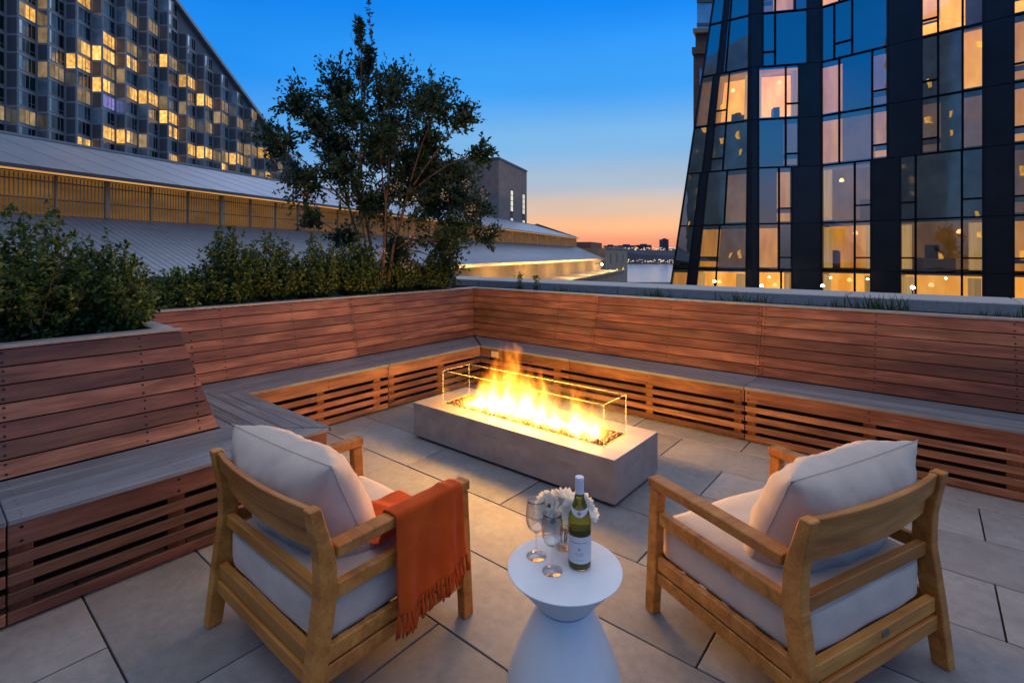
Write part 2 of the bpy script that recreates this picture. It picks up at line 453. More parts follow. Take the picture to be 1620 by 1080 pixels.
# ------------------------------------------------------------------ benches
def run(name, label, axis, s0, s1, front, back, joints, studs, e0=0, e1=0, seat_k=(0, 0), posts=(), outlet=None, back_s=None):
    """built-in bench along x (axis 0) or y (axis 1). joints: module joints; e0/e1: how the backrest ends move per metre of height"""
    sg = 1 if back > front else -1
    def P(s, d, z): return Vector((s, d, z)) if axis == 0 else Vector((d, s, z))
    b = thing(name, label, 'bench', P((s0 + s1) / 2, (front + back) / 2, 0))
    S = Vector((1, 0, 0)) if axis == 0 else Vector((0, 1, 0)); D = P(0, sg, 0)
    joints = sorted(joints)
    cuts = [s0] + [j for j in joints if s0 < j < s1] + [s1]
    depth = abs(back - front); wd = [.125] + [(depth + .02 - .125) / 3] * 3
    # seat boards
    d = -.022
    for i, w in enumerate(wd):
        cs = cuts
        for j in range(len(cs) - 1):
            a, e = cs[j] + .002, cs[j + 1] - .002
            dm = front + sg * (d + w / 2)
            k0 = seat_k[0] if j == 0 else 0; k1 = seat_k[1] if j == len(cs) - 2 else 0
            ctr = d + w / 2 - (-.022)
            aa = a + (k0 * ctr); ee = e + (k1 * ctr)
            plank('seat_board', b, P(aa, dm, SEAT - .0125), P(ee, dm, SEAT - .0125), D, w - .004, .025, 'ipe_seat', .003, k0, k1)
        d += w
    # front: fascia, slats, posts, black sheet added as the shade behind them
    for j in range(len(cuts) - 1):
        a, e = cuts[j] + .003, cuts[j + 1] - .003
        plank('fascia_board', b, P(a, front + sg * .010, .390), P(e, front + sg * .010, .390), (0, 0, 1), .106, .02, 'ipe')
        for z in (.281, .201, .121, .041):
            plank('slat', b, P(a, front + sg * .010, z), P(e, front + sg * .010, z), (0, 0, 1), .048, .02, 'ipe')
    for ps, pw in posts:
        plank('post', b, P(ps, front + sg * .052, .002), P(ps, front + sg * .052, .334), S, pw * .8, .04, 'ipe')
    plank('slat_shade_panel', b, P(s0 + .01, front + sg * .16, .2), P(s1 - .01, front + sg * .16, .2), (0, 0, 1), .36, .01, 'void_black', 0)
    # backrest boards on a 15 degree slope
    bs0, bs1 = back_s or (s0, s1)
    N = 7; pit = (WTOP - SEAT - .004) / N; up = Vector((0, 0, 1)) + D * TAN; up.normalize()
    nrm = (P(0, -sg, 0) + Vector((0, 0, TAN))).normalized()
    bm_cuts = [bs0] + [j for j in joints if bs0 + .1 < j < bs1 - .1] + [bs1]
    for i in range(N):
        zc = SEAT + .004 + pit * (i + .5); h = zc - SEAT
        dd = back + sg * h * TAN
        cs = bm_cuts
        for j in range(len(cs) - 1):
            a, e = cs[j] + .0012, cs[j + 1] - .0012
            k0 = k1 = 0
            ca = math.cos(R(15))
            if j == 0 and e0: a += e0 * h * TAN; k0 = e0 * TAN * ca
            if j == len(cs) - 2 and e1: e += e1 * h * TAN; k1 = e1 * TAN * ca
            plank('backrest_board', b, P(a, dd, zc) - nrm * .01, P(e, dd, zc) - nrm * .01, up, pit / ca - .0068, .02, 'ipe', .0012, k0, k1)
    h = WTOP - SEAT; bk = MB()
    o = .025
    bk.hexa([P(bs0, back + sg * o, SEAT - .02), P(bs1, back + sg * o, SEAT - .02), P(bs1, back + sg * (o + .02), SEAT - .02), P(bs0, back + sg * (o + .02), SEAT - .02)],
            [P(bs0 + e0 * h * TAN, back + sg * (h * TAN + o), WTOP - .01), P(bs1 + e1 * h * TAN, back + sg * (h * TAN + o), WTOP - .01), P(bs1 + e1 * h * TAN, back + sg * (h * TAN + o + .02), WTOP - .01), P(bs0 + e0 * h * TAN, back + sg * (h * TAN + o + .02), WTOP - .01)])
    me = bk.build('gap_shade_sheet', 'void_black', b, Matrix.Identity(4))  # black sheet added so the gaps between boards look shaded
    # cap
    topd = back + sg * (h * TAN)
    a, e = bs0 + e0 * h * TAN, bs1 + e1 * h * TAN
    plank('cap', b, P(a + e0 * .045, topd + sg * .045, WTOP + .011), P(e + e1 * .045, topd + sg * .045, WTOP + .011), D, .115, .018, 'cap_metal', .002, e0, e1)
    # screws
    sc = MB()
    def disc(c, n, r=.0068):
        c = Vector(c); n = Vector(n).normalized(); a_ = n.orthogonal().normalized(); b_ = n.cross(a_)
        sc.add([c + n * .0012 + (a_ * math.cos(t) + b_ * math.sin(t)) * r for t in [k * math.pi / 3 for k in range(6)]], [tuple(range(6))])
    for s in studs:
        for i in range(N):
            zc = SEAT + .004 + pit * (i + .5)
            for q in (-.26, .26):
                z = zc + q * pit
                disc(P(s + rnd.uniform(-.003, .003), back + sg * (z - SEAT) * TAN, z), nrm)
        for z in (.36, .42): disc(P(s, front, z), P(0, -sg, 0))
        dcur = -.022
        for w in wd:
            for q in (.3, .7): disc(P(s, front + sg * (dcur + w * q), SEAT + .0002), (0, 0, 1), .004)
            dcur += w
    sc.build('screws', 'screw_dark', b, Matrix.Identity(4), kind='stuff')
    if outlet:
        plank('outlet_plate', b, P(outlet - .055, front - sg * .004, .385), P(outlet + .055, front - sg * .004, .385), (0, 0, 1), .07, .008, 'outlet_plate', .002)
    return b
bR = run('wooden_bench', 'long slatted hardwood bench running right from the corner behind the fire pit', 0, LX, 3.2, RY, RB, [-2.975, -1.197, .6, 2.4],
         [-3.9, -3.5, -3.0, -2.95, -2.084, -1.227, -1.167, -.326, .502, .57, .63, 1.5], e0=-1, seat_k=(-1.2, 0),
         posts=[(-3.95, .1), (-3.16, .1), (-2.075, .09), (-1.26, .08), (-1.15, .09), (-.325, .1), (.45, .1), (1.4, .1), (2.4, .1)], outlet=-4.04, back_s=(LB, 3.2))
bL = run('wooden_bench', 'slatted hardwood bench with hedge behind it, left of the fire pit', 1, FE + .02, RY, LX, LB, [3.19],
         [1.85, 2.52, 3.17, 3.21, 3.8, 4.43], e1=1, seat_k=(-.87, .83),
         posts=[(2.455, .09), (3.07, .1), (3.25, .1), (3.95, .1)], back_s=(FH, RB))
bF = run('wooden_bench', 'near hardwood bench with sloping plank backrest at the left picture edge', 1, -2.6, FE, FX, FB, [.283, -1.5],
         [-.6, -.05, .24, .33, .924, 1.2], e1=-1, seat_k=(0, -.85),
         posts=[(.33, .1), (.92, .1), (1.6, .1), (-.4, .1)], back_s=(-2.6, FH))
# the corner deck that joins the two left benches, with mitred boards, and its end face towards the fire
deck = thing('corner_deck', 'square corner seat of grey weathered boards between the two left benches', 'deck', (-3.9, 1.55, 0))
y = FE + .022
for i, w in enumerate([.125, .092, .092, .092, .072]):
    yy = y - w / 2; off = (FE + .022 - yy)
    xr = FX + .022 - off * (abs(FB - FX) + .02) / (FE + .022 - FH); xl = LX + .024 - off * 1.15
    kk = (abs(FB - FX) + .02) / (FE + .022 - FH)
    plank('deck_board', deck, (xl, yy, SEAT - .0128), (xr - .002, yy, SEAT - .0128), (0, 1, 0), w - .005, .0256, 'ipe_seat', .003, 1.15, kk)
    y -= w
plank('fascia_board', deck, (LX + .02, FE - .01, .39), (FX - .022, FE - .01, .39), (0, 0, 1), .106, .02, 'ipe')
for z in (.281, .201, .121, .041): plank('slat', deck, (LX + .02, FE - .01, z), (FX - .022, FE - .01, z), (0, 0, 1), .048, .02, 'ipe')
MB().box((LX - .1, FH - .0, .03), (FX - .17, FE - .15, SEAT - .03)).build('slat_shade_panel', 'void_black', deck, Matrix.Identity(4))  # black block added as the shade under the deck
# return face of the near planter, sloping away above the deck
ret = thing('planter_return', 'sloping plank end wall of the near left planter', 'planter', (-4.2, 1.2, 0))
for i in range(7):
    pit = (WTOP - SEAT - .004) / 7; zc = SEAT + .004 + pit * (i + .5); h = zc - SEAT
    plank('backrest_board', ret, (LB + .01, FH - h * TAN - .012, zc), (FB - h * TAN - .012, FH - h * TAN - .012, zc), (0, -TAN, 1), pit / math.cos(R(15)) - .005, .02, 'ipe', .0012)
h = WTOP - SEAT
plank('cap', ret, (LB - .1, FH - h * TAN - .06, WTOP + .0095), (FB - h * TAN - .105, FH - h * TAN - .06, WTOP + .0095), (0, 1, 0), .11, .018, 'cap_metal', .002)

# planters: soil and outer parapets
struct('planter_soil', me_of(MB().prism([(-5.06, 5.26), (-5.06, 1.05), (-3.80, 1.05), (-3.80, -2.6), (-5.95, -2.6), (-5.95, 5.70), (3.2, 5.70), (3.2, 5.26)], .2, 1.0)), 'soil', 'dark soil filling the planters behind the benches')
def coping_run(name, label, pts):
    t = thing(name, label, 'parapet', pts[0])
    (ax, ay, _), (bx, by, _) = pts[0], pts[1]
    A, B = Vector((ax, ay, 0)), Vector((bx, by, 0)); ln = (B - A).length; d = (B - A) / ln; n = Vector((-d.y, d.x, 0)); w = .78
    for k, (z0, z1, o) in enumerate(((.3, .995, .03), (1.0, 1.085, .015))):
        plank('wall_course', t, A + n * (w / 2) + Vector((0, 0, (z0 + z1) / 2)), B + n * (w / 2) + Vector((0, 0, (z0 + z1) / 2)), (0, 0, 1), z1 - z0, w - 2 * o, 'concrete', .003)
    s = 0
    while s < ln:
        e = min(ln, s + 1.2)
        plank('coping_stone', t, A + d * (s + .004) + n * (w / 2) + Vector((0, 0, 1.145)), A + d * (e - .004) + n * (w / 2) + Vector((0, 0, 1.145)), n, w, .11, 'coping', .008)
        s = e
coping_run('parapet_wall', 'low stone parapet with pale coping behind the long bench', [(-6.6, 5.72, 0), (3.6, 5.72, 0)])
coping_run('parapet_wall', 'stone parapet hidden behind the left hedge', [(-5.97, -2.6, 0), (-5.97, 5.7, 0)])

# ------------------------------------------------------------------ fire pit
PX0, PX1, PY0, PY1, PT = -3.46, -1.51, 2.845, 3.50, .306
GX0, GX1, GY0, GY1, GH = -3.25, -1.67, 2.995, 3.325, .585
def firepit():
    t = thing('fire_pit', 'long grey rectangular gas fire pit with glass wind guard', 'fire pit', ((PX0 + PX1) / 2, (PY0 + PY1) / 2, 0))
    I = Matrix.Identity(4)
    MB().box((PX0 + .04, PY0 + .04, .0), (PX1 - .04, PY1 - .04, .03)).build('plinth', 'void_black', t, I)
    b = MB(); z0, z1 = .026, PT - .006
    def ring(b, x0, x1, y0, y1, u0, u1, v0, v1, za, zb):
        b.box((x0, y0, za), (x1, v0, zb)); b.box((x0, v1, za), (x1, y1, zb)); b.box((x0, v0, za), (u0, v1, zb)); b.box((u1, v0, za), (x1, v1, zb))
    body = MB().box((PX0, PY0, z0), (PX1, PY1, .20)).build('body', 'pit_body', t, I)
    bb = MB(); ring(bb, PX0, PX1, PY0, PY1, PX0 + .02, PX1 - .02, PY0 + .02, PY1 - .02, .2, z1); bb.build('rim', 'pit_body', body, I)
    tt = MB(); e = .0
    ring(tt, PX0 - e, PX1 + e, PY0 - e, PY1 + e, GX0, GX1, GY0, GY1, z1 + .0005, PT); tt.build('top', 'pit_top', t, I)
    tr = MB(); tr.box((GX0, GY0, .22), (GX1, GY1, .24)); tr.build('tray', 'void_black', t, I)
    # pebbles
    st = MB(); ico = bmesh.new(); bmesh.ops.create_icosphere(ico, subdivisions=1, radius=1)
    iv = [v.co.copy() for v in ico.verts]; jf = [tuple(v.index for v in f.verts) for f in ico.faces]; ico.free()
    for k in range(1100):
        x = rnd.uniform(GX0 + .022, GX1 - .022); y = rnd.uniform(GY0 + .022, GY1 - .022); s = rnd.uniform(.009, .017)
        q = Euler((rnd.random() * 6, rnd.random() * 6, rnd.random() * 6)).to_matrix(); sc = Vector((s, s * rnd.uniform(.6, 1), s * rnd.uniform(.5, .8)))
        c = Vector((x, y, PT - .012 + rnd.uniform(-.008, .012)))
        st.add([c + q @ Vector((v.x * sc.x, v.y * sc.y, v.z * sc.z)) for v in iv], jf)
    g = G('lava_pebble'); v = g.tex(); geo = g.n('ShaderNodeNewGeometry')
    col = g.ramp(geo.outputs['Random Per Island'], [(0, (.035, .022, .018)), (.5, (.12, .06, .04)), (1, (.30, .19, .14))])
    g.pbr(col, .35, spec=.5)
    st.build('pebbles', 'lava_pebble', t, I, kind='stuff', smooth=True)
    # glass wind guard: four panes with polished edges
    th = .0065
    panes = [((GX0, GY0, PT), (GX1, GY0 + th, GH)), ((GX0, GY1 - th, PT), (GX1, GY1, GH)), ((GX0, GY0 + th, PT), (GX0 + th, GY1 - th, GH)), ((GX1 - th, GY0 + th, PT), (GX1, GY1 - th, GH))]
    for a, c in panes:
        (x0, y0, z0_), (x1, y1, z1_) = a, c; long = x1 - x0 > y1 - y0
        p = MB()
        if long: p.add([(x0, (y0 + y1) / 2, z0_), (x1, (y0 + y1) / 2, z0_), (x1, (y0 + y1) / 2, z1_), (x0, (y0 + y1) / 2, z1_)], [(0, 1, 2, 3)])
        else: p.add([((x0 + x1) / 2, y0, z0_), ((x0 + x1) / 2, y1, z0_), ((x0 + x1) / 2, y1, z1_), ((x0 + x1) / 2, y0, z1_)], [(0, 1, 2, 3)])
        po = p.build('glass_pane', 'pit_glass', t, I)
        e = MB(); e.box((x0, y0, z1_), (x1, y1, z1_ + .0028))
        if long:
            e.box((x0 - .0005, y0, z0_ + .001), (x0 + .0042, y1, z1_)); e.box((x1 - .0042, y0, z0_ + .001), (x1 + .0005, y1, z1_)); e.box((x0, y0, z0_ + .0005), (x1, y1, z0_ + .005))
        else: e.box((x0, y0, z0_ + .0005), (x1, y1, z0_ + .005))
        e.build('polished_edge', 'glass_edge', po, I)
    # flames: glowing gas inside a closed hull
    fl = MB(); cx_, cyy = -2.42, 3.16; n = 14
    hull = [(-3.14, .06), (-3.0, .26), (-2.85, .44), (-2.66, .58), (-2.5, .54), (-2.3, .48), (-2.1, .40), (-1.95, .44), (-1.8, .36), (-1.70, .12)]
    hw = .15; lo = []; hi = []
    fl.add([(x, cyy - hw, PT - .012) for x, _ in hull] + [(x, cyy + hw, PT - .012) for x, _ in hull] + [(x, cyy - hw * .45, PT + z) for x, z in hull] + [(x, cyy + hw * .45, PT + z) for x, z in hull],
           [f for i in range(len(hull) - 1) for f in ((i, i + 1, 20 + i + 1, 20 + i), (10 + i + 1, 10 + i, 30 + i, 30 + i + 1), (20 + i, 20 + i + 1, 30 + i + 1, 30 + i), (i + 1, i, 10 + i, 10 + i + 1))] + [(0, 20, 30, 10), (9, 19, 39, 29)])
    g = G('flame')
    tc = g.n('ShaderNodeTexCoord'); sp = g.n('ShaderNodeSeparateXYZ')
    sb = g.n('ShaderNodeVectorMath', operation='SUBTRACT'); sb.inputs[1].default_value = (cx_, cyy, PT); g.l(tc.outputs['Object'], sb.inputs[0])
    wn = g.n('ShaderNodeTexNoise'); wn.inputs['Scale'].default_value = 7.5; wn.inputs['Detail'].default_value = 2; g.l(sb.outputs[0], wn.inputs['Vector'])
    wv = g.n('ShaderNodeVectorMath', operation='SUBTRACT'); g.l(wn.outputs['Color'], wv.inputs[0]); wv.inputs[1].default_value = (.5, .5, .5)
    ws = g.n('ShaderNodeVectorMath', operation='MULTIPLY'); g.l(wv.outputs[0], ws.inputs[0]); ws.inputs[1].default_value = (.13, .10, .10)
    wa = g.n('ShaderNodeVectorMath', operation='ADD'); g.l(sb.outputs[0], wa.inputs[0]); g.l(ws.outputs[0], wa.inputs[1])
    g.l(wa.outputs[0], sp.inputs[0]); x, y, z = sp.outputs
    def tex(sx, sy, sz, detail, seed):
        mp = g.n('ShaderNodeMapping'); mp.inputs['Scale'].default_value = (sx, sy, sz); mp.inputs['Location'].default_value = (seed, seed * 2, 0); g.l(wa.outputs[0], mp.inputs[0])
        return g.noise(mp.outputs[0], 1, detail, .55)
    tongues = tex(13, 9, 2.2, 3, 3.7); wisps = tex(34, 24, 4, 2, 1.3)
    # height envelope along the burner
    env = g.n('ShaderNodeFloatCurve'); cv = env.mapping.curves[0]
    pts = [(0, .05), (.10, .46), (.20, .60), (.30, 1.0), (.42, .82), (.54, .58), (.66, .40), (.73, .26), (.82, .56), (.91, .38), (1, .06)]
    cv.points[0].location = pts[0]; cv.points[1].location = pts[-1]
    for q in pts[1:-1]: cv.points.new(*q)
    env.mapping.update()
    g.l(g.math('DIVIDE', g.math('ADD', x, .70), 1.42, True), env.inputs['Value'])
    Hh = g.math('MULTIPLY', env.outputs[0], .53)
    zz = g.math('DIVIDE', z, Hh)
    yy = g.math('DIVIDE', g.math('ABSOLUTE', y), .125)
    t1 = g.math('MULTIPLY', g.math('SUBTRACT', tongues, .5), 2.6)
    t2 = g.math('MULTIPLY', g.math('SUBTRACT', wisps, .5), 1.0)
    zl = g.math('POWER', g.math('MAXIMUM', zz, 0.0), .8)
    F = g.math('ADD', g.math('SUBTRACT', g.math('SUBTRACT', 1.06, zl), g.math('MULTIPLY', g.math('POWER', yy, 2.0), .55)), g.math('ADD', g.math('MULTIPLY', t1, .72), g.math('MULTIPLY', t2, .58)))
    # burner ends fade out
    F = g.math('SUBTRACT', F, g.math('MULTIPLY', g.math('MAXIMUM', g.math('SUBTRACT', g.math('ABSOLUTE', g.math('ADD', x, .0)), .60), 0.0), 5.0))
    dens = g.math('POWER', g.math('MAXIMUM', F, 0.0), 1.6)
    col = g.ramp(F, [(0.0, (1.0, .16, .004)), (.38, (1.0, .30, .018)), (.68, (1.0, .50, .07)), (1.0, (1.0, .74, .30))])
    em = g.n('ShaderNodeEmission'); g.l(col, em.inputs[0]); g.l(g.math('MULTIPLY', dens, 46.0), em.inputs[1])
    g.l(em.outputs[0], g.out.inputs['Volume'])
    o = fl.build('flame', 'flame', t, I); o['label'] = 'tall yellow and orange gas flames'
    # the light the fire gives
    for x_, zf, pw in ((-2.9, .54, 56), (-2.6, .64, 84), (-2.25, .60, 72), (-1.9, .56, 58)):
        ld = bpy.data.lights.new('fire_light', 'POINT'); ld.energy = pw; ld.color = (1.0, .43, .045); ld.shadow_soft_size = .13
        lo_ = bpy.data.objects.new('fire_light', ld); COL.objects.link(lo_); lo_.visible_glossy = False; place(lo_, t, Matrix.Translation((x_, 3.16, zf)))
firepit()

# ------------------------------------------------------------------ armchairs
def sweep(pts, secs):
    """square-section bar through points; secs = (half x, half y) vectors per point"""
    b = MB(); vs = []
    for p, (hx, hy) in zip(pts, secs):
        p = Vector(p); hx, hy = Vector(hx), Vector(hy)
        vs += [p - hx - hy, p + hx - hy, p + hx + hy, p - hx + hy]
    n = len(pts); fs = [(3, 2, 1, 0), tuple(range(4 * n - 4, 4 * n))]
    for i in range(n - 1):
        for k in range(4):
            j = (k + 1) % 4; fs.append((4 * i + k, 4 * i + j, 4 * i + 4 + j, 4 * i + 4 + k))
    return b.add(vs, fs)
CH = []
def rear_y(z):      # centre line of the kinked rear posts
    pts = [(0, -.365), (.24, -.333), (.45, -.302), (.56, -.305), (.75, -.352)]
    for (z0, y0), (z1, y1) in zip(pts, pts[1:]):
        if z <= z1: return y0 + (y1 - y0) * (z - z0) / (z1 - z0)
    return pts[-1][1]
def armchair(label, loc, rot, plate=False):
    t = thing('armchair', label, 'armchair', loc, rot, 'teak armchairs facing the fire pit')
    if CH:
        for ch in CH:
            o = ch.copy(); COL.objects.link(o); o.parent = t; PM[o] = PM[t] @ o.matrix_basis
    else:
        T = PM[t]
        for s in (-1, 1):
            X = s * .401
            zs = [0, .12, .24, .36, .45, .52, .58, .66, .75]
            hyv = [.030, .033, .035, .036, .036, .035, .032, .027, .022]
            CH.append(sweep([(X, rear_y(z), z) for z in zs], [((.0235, 0, 0), (0, h, 0)) for h in hyv]).build('rear_leg', 'teak', t, T, bevel=.004))
            zs = [0, .3, .558]
            CH.append(sweep([(X + s * .004 * (1 - z / .56), .372 - .03 * (z / .56), z) for z in zs], [((.0235, 0, 0), (0, .027 + .002 * z, 0)) for z in zs]).build('front_leg', 'teak', t, T, bevel=.004))
            CH.append(sweep([(X - s * .004, -.27, .578), (X - s * .004, .05, .583), (X, .372, .585)], [((.032, 0, 0), (0, 0, .0205))] * 3).build('armrest', 'teak', t, T, bevel=.004))
            for z, hh in ((.437, .027), (.232, .028), (.168, .027)):
                y1 = .372 - .03 * (z / .56) - .027
                CH.append(sweep([(X, rear_y(z) + .034, z), (X, y1, z)], [((.013 if z < .4 else .016, 0, 0), (0, 0, hh))] * 2).build('side_rail', 'teak', t, T, bevel=.003))
        for z, hh in ((.437, .026), (.232, .028), (.168, .027)):
            CH.append(sweep([(-.377, rear_y(z), z), (.377, rear_y(z), z)], [((0, -.016, 0), (0, 0, hh))] * 2).build('back_rail', 'teak', t, T, bevel=.003))
        for z, hh in ((.232, .028), (.168, .027)):
            CH.append(sweep([(-.377, .362, z), (.377, .362, z)], [((0, -.014, 0), (0, 0, hh))] * 2).build('front_rail', 'teak', t, T, bevel=.003))
        for z, hh in ((.704, .040), (.612, .0385)):      # two bowed back slats with a groove between them
            pts = []; sec = []
            for k in range(13):
                u = k / 12 * 2 - 1; yb = rear_y(z) - .034 * (1 - u * u) + (.002 if z > .65 else .013)
                pts.append((u * .379, yb, z)); sl = Vector((0, -.17 if z > .56 else 0, 1)).normalized() * hh
                sec.append((Vector((.068 * u / .379 * .0, -.012, 0)), sl))
            CH.append(sweep(pts, sec).build('back_slat', 'teak', t, T, bevel=.003))
        for k in range(6):
            yk = -.25 + k * .115
            CH.append(sweep([(-.385, yk, .213), (.385, yk, .213)], [((0, -.03, 0), (0, 0, .009))] * 2).build('seat_slat', 'teak', t, T))
    if plate:
        sweep([(.01, rear_y(.232) - .0168, .238), (.052, rear_y(.232) - .0168, .238)], [((0, -.0012, 0), (0, 0, .010))] * 2).build('maker_plate', 'plate_metal', t, PM[t])
    return t
CL = ((-1.985, 1.222, 0), 0.0)
CR = ((-.445, 2.366, 0), R(65.8))
chL = armchair('teak armchair left of the round table, orange throw over its arm', *CL)
chR = armchair('teak armchair right of the round table, without a throw', *CR, plate=True)

def seat_cushion(label, base):
    """box cushion with crowned faces and rounded edges"""
    n = 22; hx, hy, hz = .372, .335, .098
    bm = bmesh.new(); bmesh.ops.create_cube(bm, size=2); bmesh.ops.subdivide_edges(bm, edges=bm.edges[:], cuts=n, use_grid_fill=True)
    r = .045
    for v in bm.verts:
        x, y, z = v.co
        p = Vector((x * hx, y * hy, z * hz)); q = Vector((max(-hx + r, min(hx - r, p.x)), max(-hy + r, min(hy - r, p.y)), max(-hz + r, min(hz - r, p.z))))
        d = p - q
        if d.length > 1e-6: p = q + d.normalized() * min(r, d.length * 1.0 if d.length < r else r)
        cz = (1 - (abs(x)) ** 2.6) * (1 - (abs(y)) ** 2.6)
        p.z += (.024 if z > 0 else -.004) * cz * abs(z)
        bul = (1 - abs(z) ** 2) * .014
        p.x += bul * x * (1 - abs(y) ** 3); p.y += bul * y * (1 - abs(x) ** 3)
        w = mnoise.noise(Vector((p.x * 5, p.y * 5, p.z * 14)) + Vector(base[0])) * .006
        p += Vector((x, y, z)).normalized() * w
        v.co = p
    me = bpy.data.meshes.new('seat_cushion'); bm.to_mesh(me); bm.free()
    mw = Matrix.Translation(base[0]) @ Matrix.Rotation(base[1], 4, 'Z') @ Matrix.Translation((0, .028, .325))
    o = obj('seat_cushion', me, 'cushion', None, mw, smooth=True)
    tag(o, label, 'cushion', 'pale seat cushions of the armchairs')
    pp = MB()
    for z, rr in ((hz * .66, .0035), (-hz * .62, .0035)):
        pts = []
        for k in range(61):
            a = 2 * math.pi * k / 60; c, s = math.cos(a), math.sin(a); e = .16
            pts.append(((hx + .0035) * math.copysign(abs(c) ** e, c), (hy + .0035) * math.copysign(abs(s) ** e, s), z))
        pp.tube(pts, rr, 5)
    pp.build('piping', 'piping', o, mw, smooth=True)
    return o
def pillow(label, base, loc, tilt, roll, W=.355, Hh=.262, T=.150, seed=0, yaw=0):
    n = 34; vs = []; fs = []
    for side in (1, -1):
        for j in range(n + 1):
            for i in range(n + 1):
                u = i / n * 2 - 1; v = j / n * 2 - 1
                au, av = abs(u), abs(v)
                k = (1 - au ** 3.2) ** .62 * (1 - av ** 3.2) ** .62 if au < 1 and av < 1 else 0
                ex = 1 - .045 * (1 - av ** 2) * au ** 4; ey = 1 - .05 * (1 - au ** 2) * av ** 4
                sag = -.10 * (v - 1) * .5
                z = side * T * k * (1 + sag)
                x = u * W * ex; y = v * Hh * ey
                rad = mnoise.noise(Vector((x * 9 + seed, y * 9, side * 3.0))) * .016 * k
                # creases running in from the corners and edges
                cr = (math.sin((u * 7 + v * 5 + seed) * 1.7) * .004 + mnoise.noise(Vector((u * 14 + seed, v * 5, 2.0))) * .013) * (.3 + au ** 2 + av ** 2) * k
                dent = -.020 * math.exp(-((u * .9) ** 2 + (v - .35) ** 2) * 6) * (1 if side > 0 else .2)
                vs.append((x, z + side * (rad + cr + dent * k), y))
    m = (n + 1) ** 2
    for sd in range(2):
        for j in range(n):
            for i in range(n):
                a = sd * m + j * (n + 1) + i; q = (a, a + 1, a + n + 2, a + n + 1); fs.append(q if sd else q[::-1])
    bm = bmesh.new(); me0 = mesh('p', vs, fs); bm.from_mesh(me0); bmesh.ops.remove_doubles(bm, verts=bm.verts, dist=.0004)
    bmesh.ops.recalc_face_normals(bm, faces=bm.faces); me = bpy.data.meshes.new('back_cushion'); bm.to_mesh(me); bm.free()
    mw = Matrix.Translation(base[0]) @ Matrix.Rotation(base[1], 4, 'Z') @ Matrix.Translation(loc) @ Euler((tilt, roll, yaw)).to_matrix().to_4x4()
    o = obj('back_cushion', me, 'cushion', None, mw, smooth=True)
    tag(o, label, 'cushion', 'plump back cushions of the armchairs')
    pts = []
    for e in range(4):
        for k in range(16):
            w = k / 16 * 2 - 1; u, v = [(w, -1), (1, w), (-w, 1), (-1, -w)][e]; au, av = abs(u), abs(v)
            pts.append((u * W * (1 - .045 * (1 - av ** 2) * au ** 4), 0, v * Hh * (1 - .05 * (1 - au ** 2) * av ** 4)))
    pts.append(pts[0])
    MB().tube(pts, .0018, 5).build('seam', 'piping', o, mw, smooth=True)
    return o
seat_cushion('pale box seat cushion in the armchair with the orange throw', CL)
seat_cushion('pale box seat cushion in the armchair right of the table', CR)
pillow('plump pale back cushion in the armchair with the orange throw', CL, (-.045, -.150, .605), R(26), R(1.5), seed=1.3, yaw=R(5))
pillow('plump pale back cushion in the armchair right of the table', CR, (.03, -.155, .605), R(27), R(-3.5), seed=7.7, yaw=R(-4))

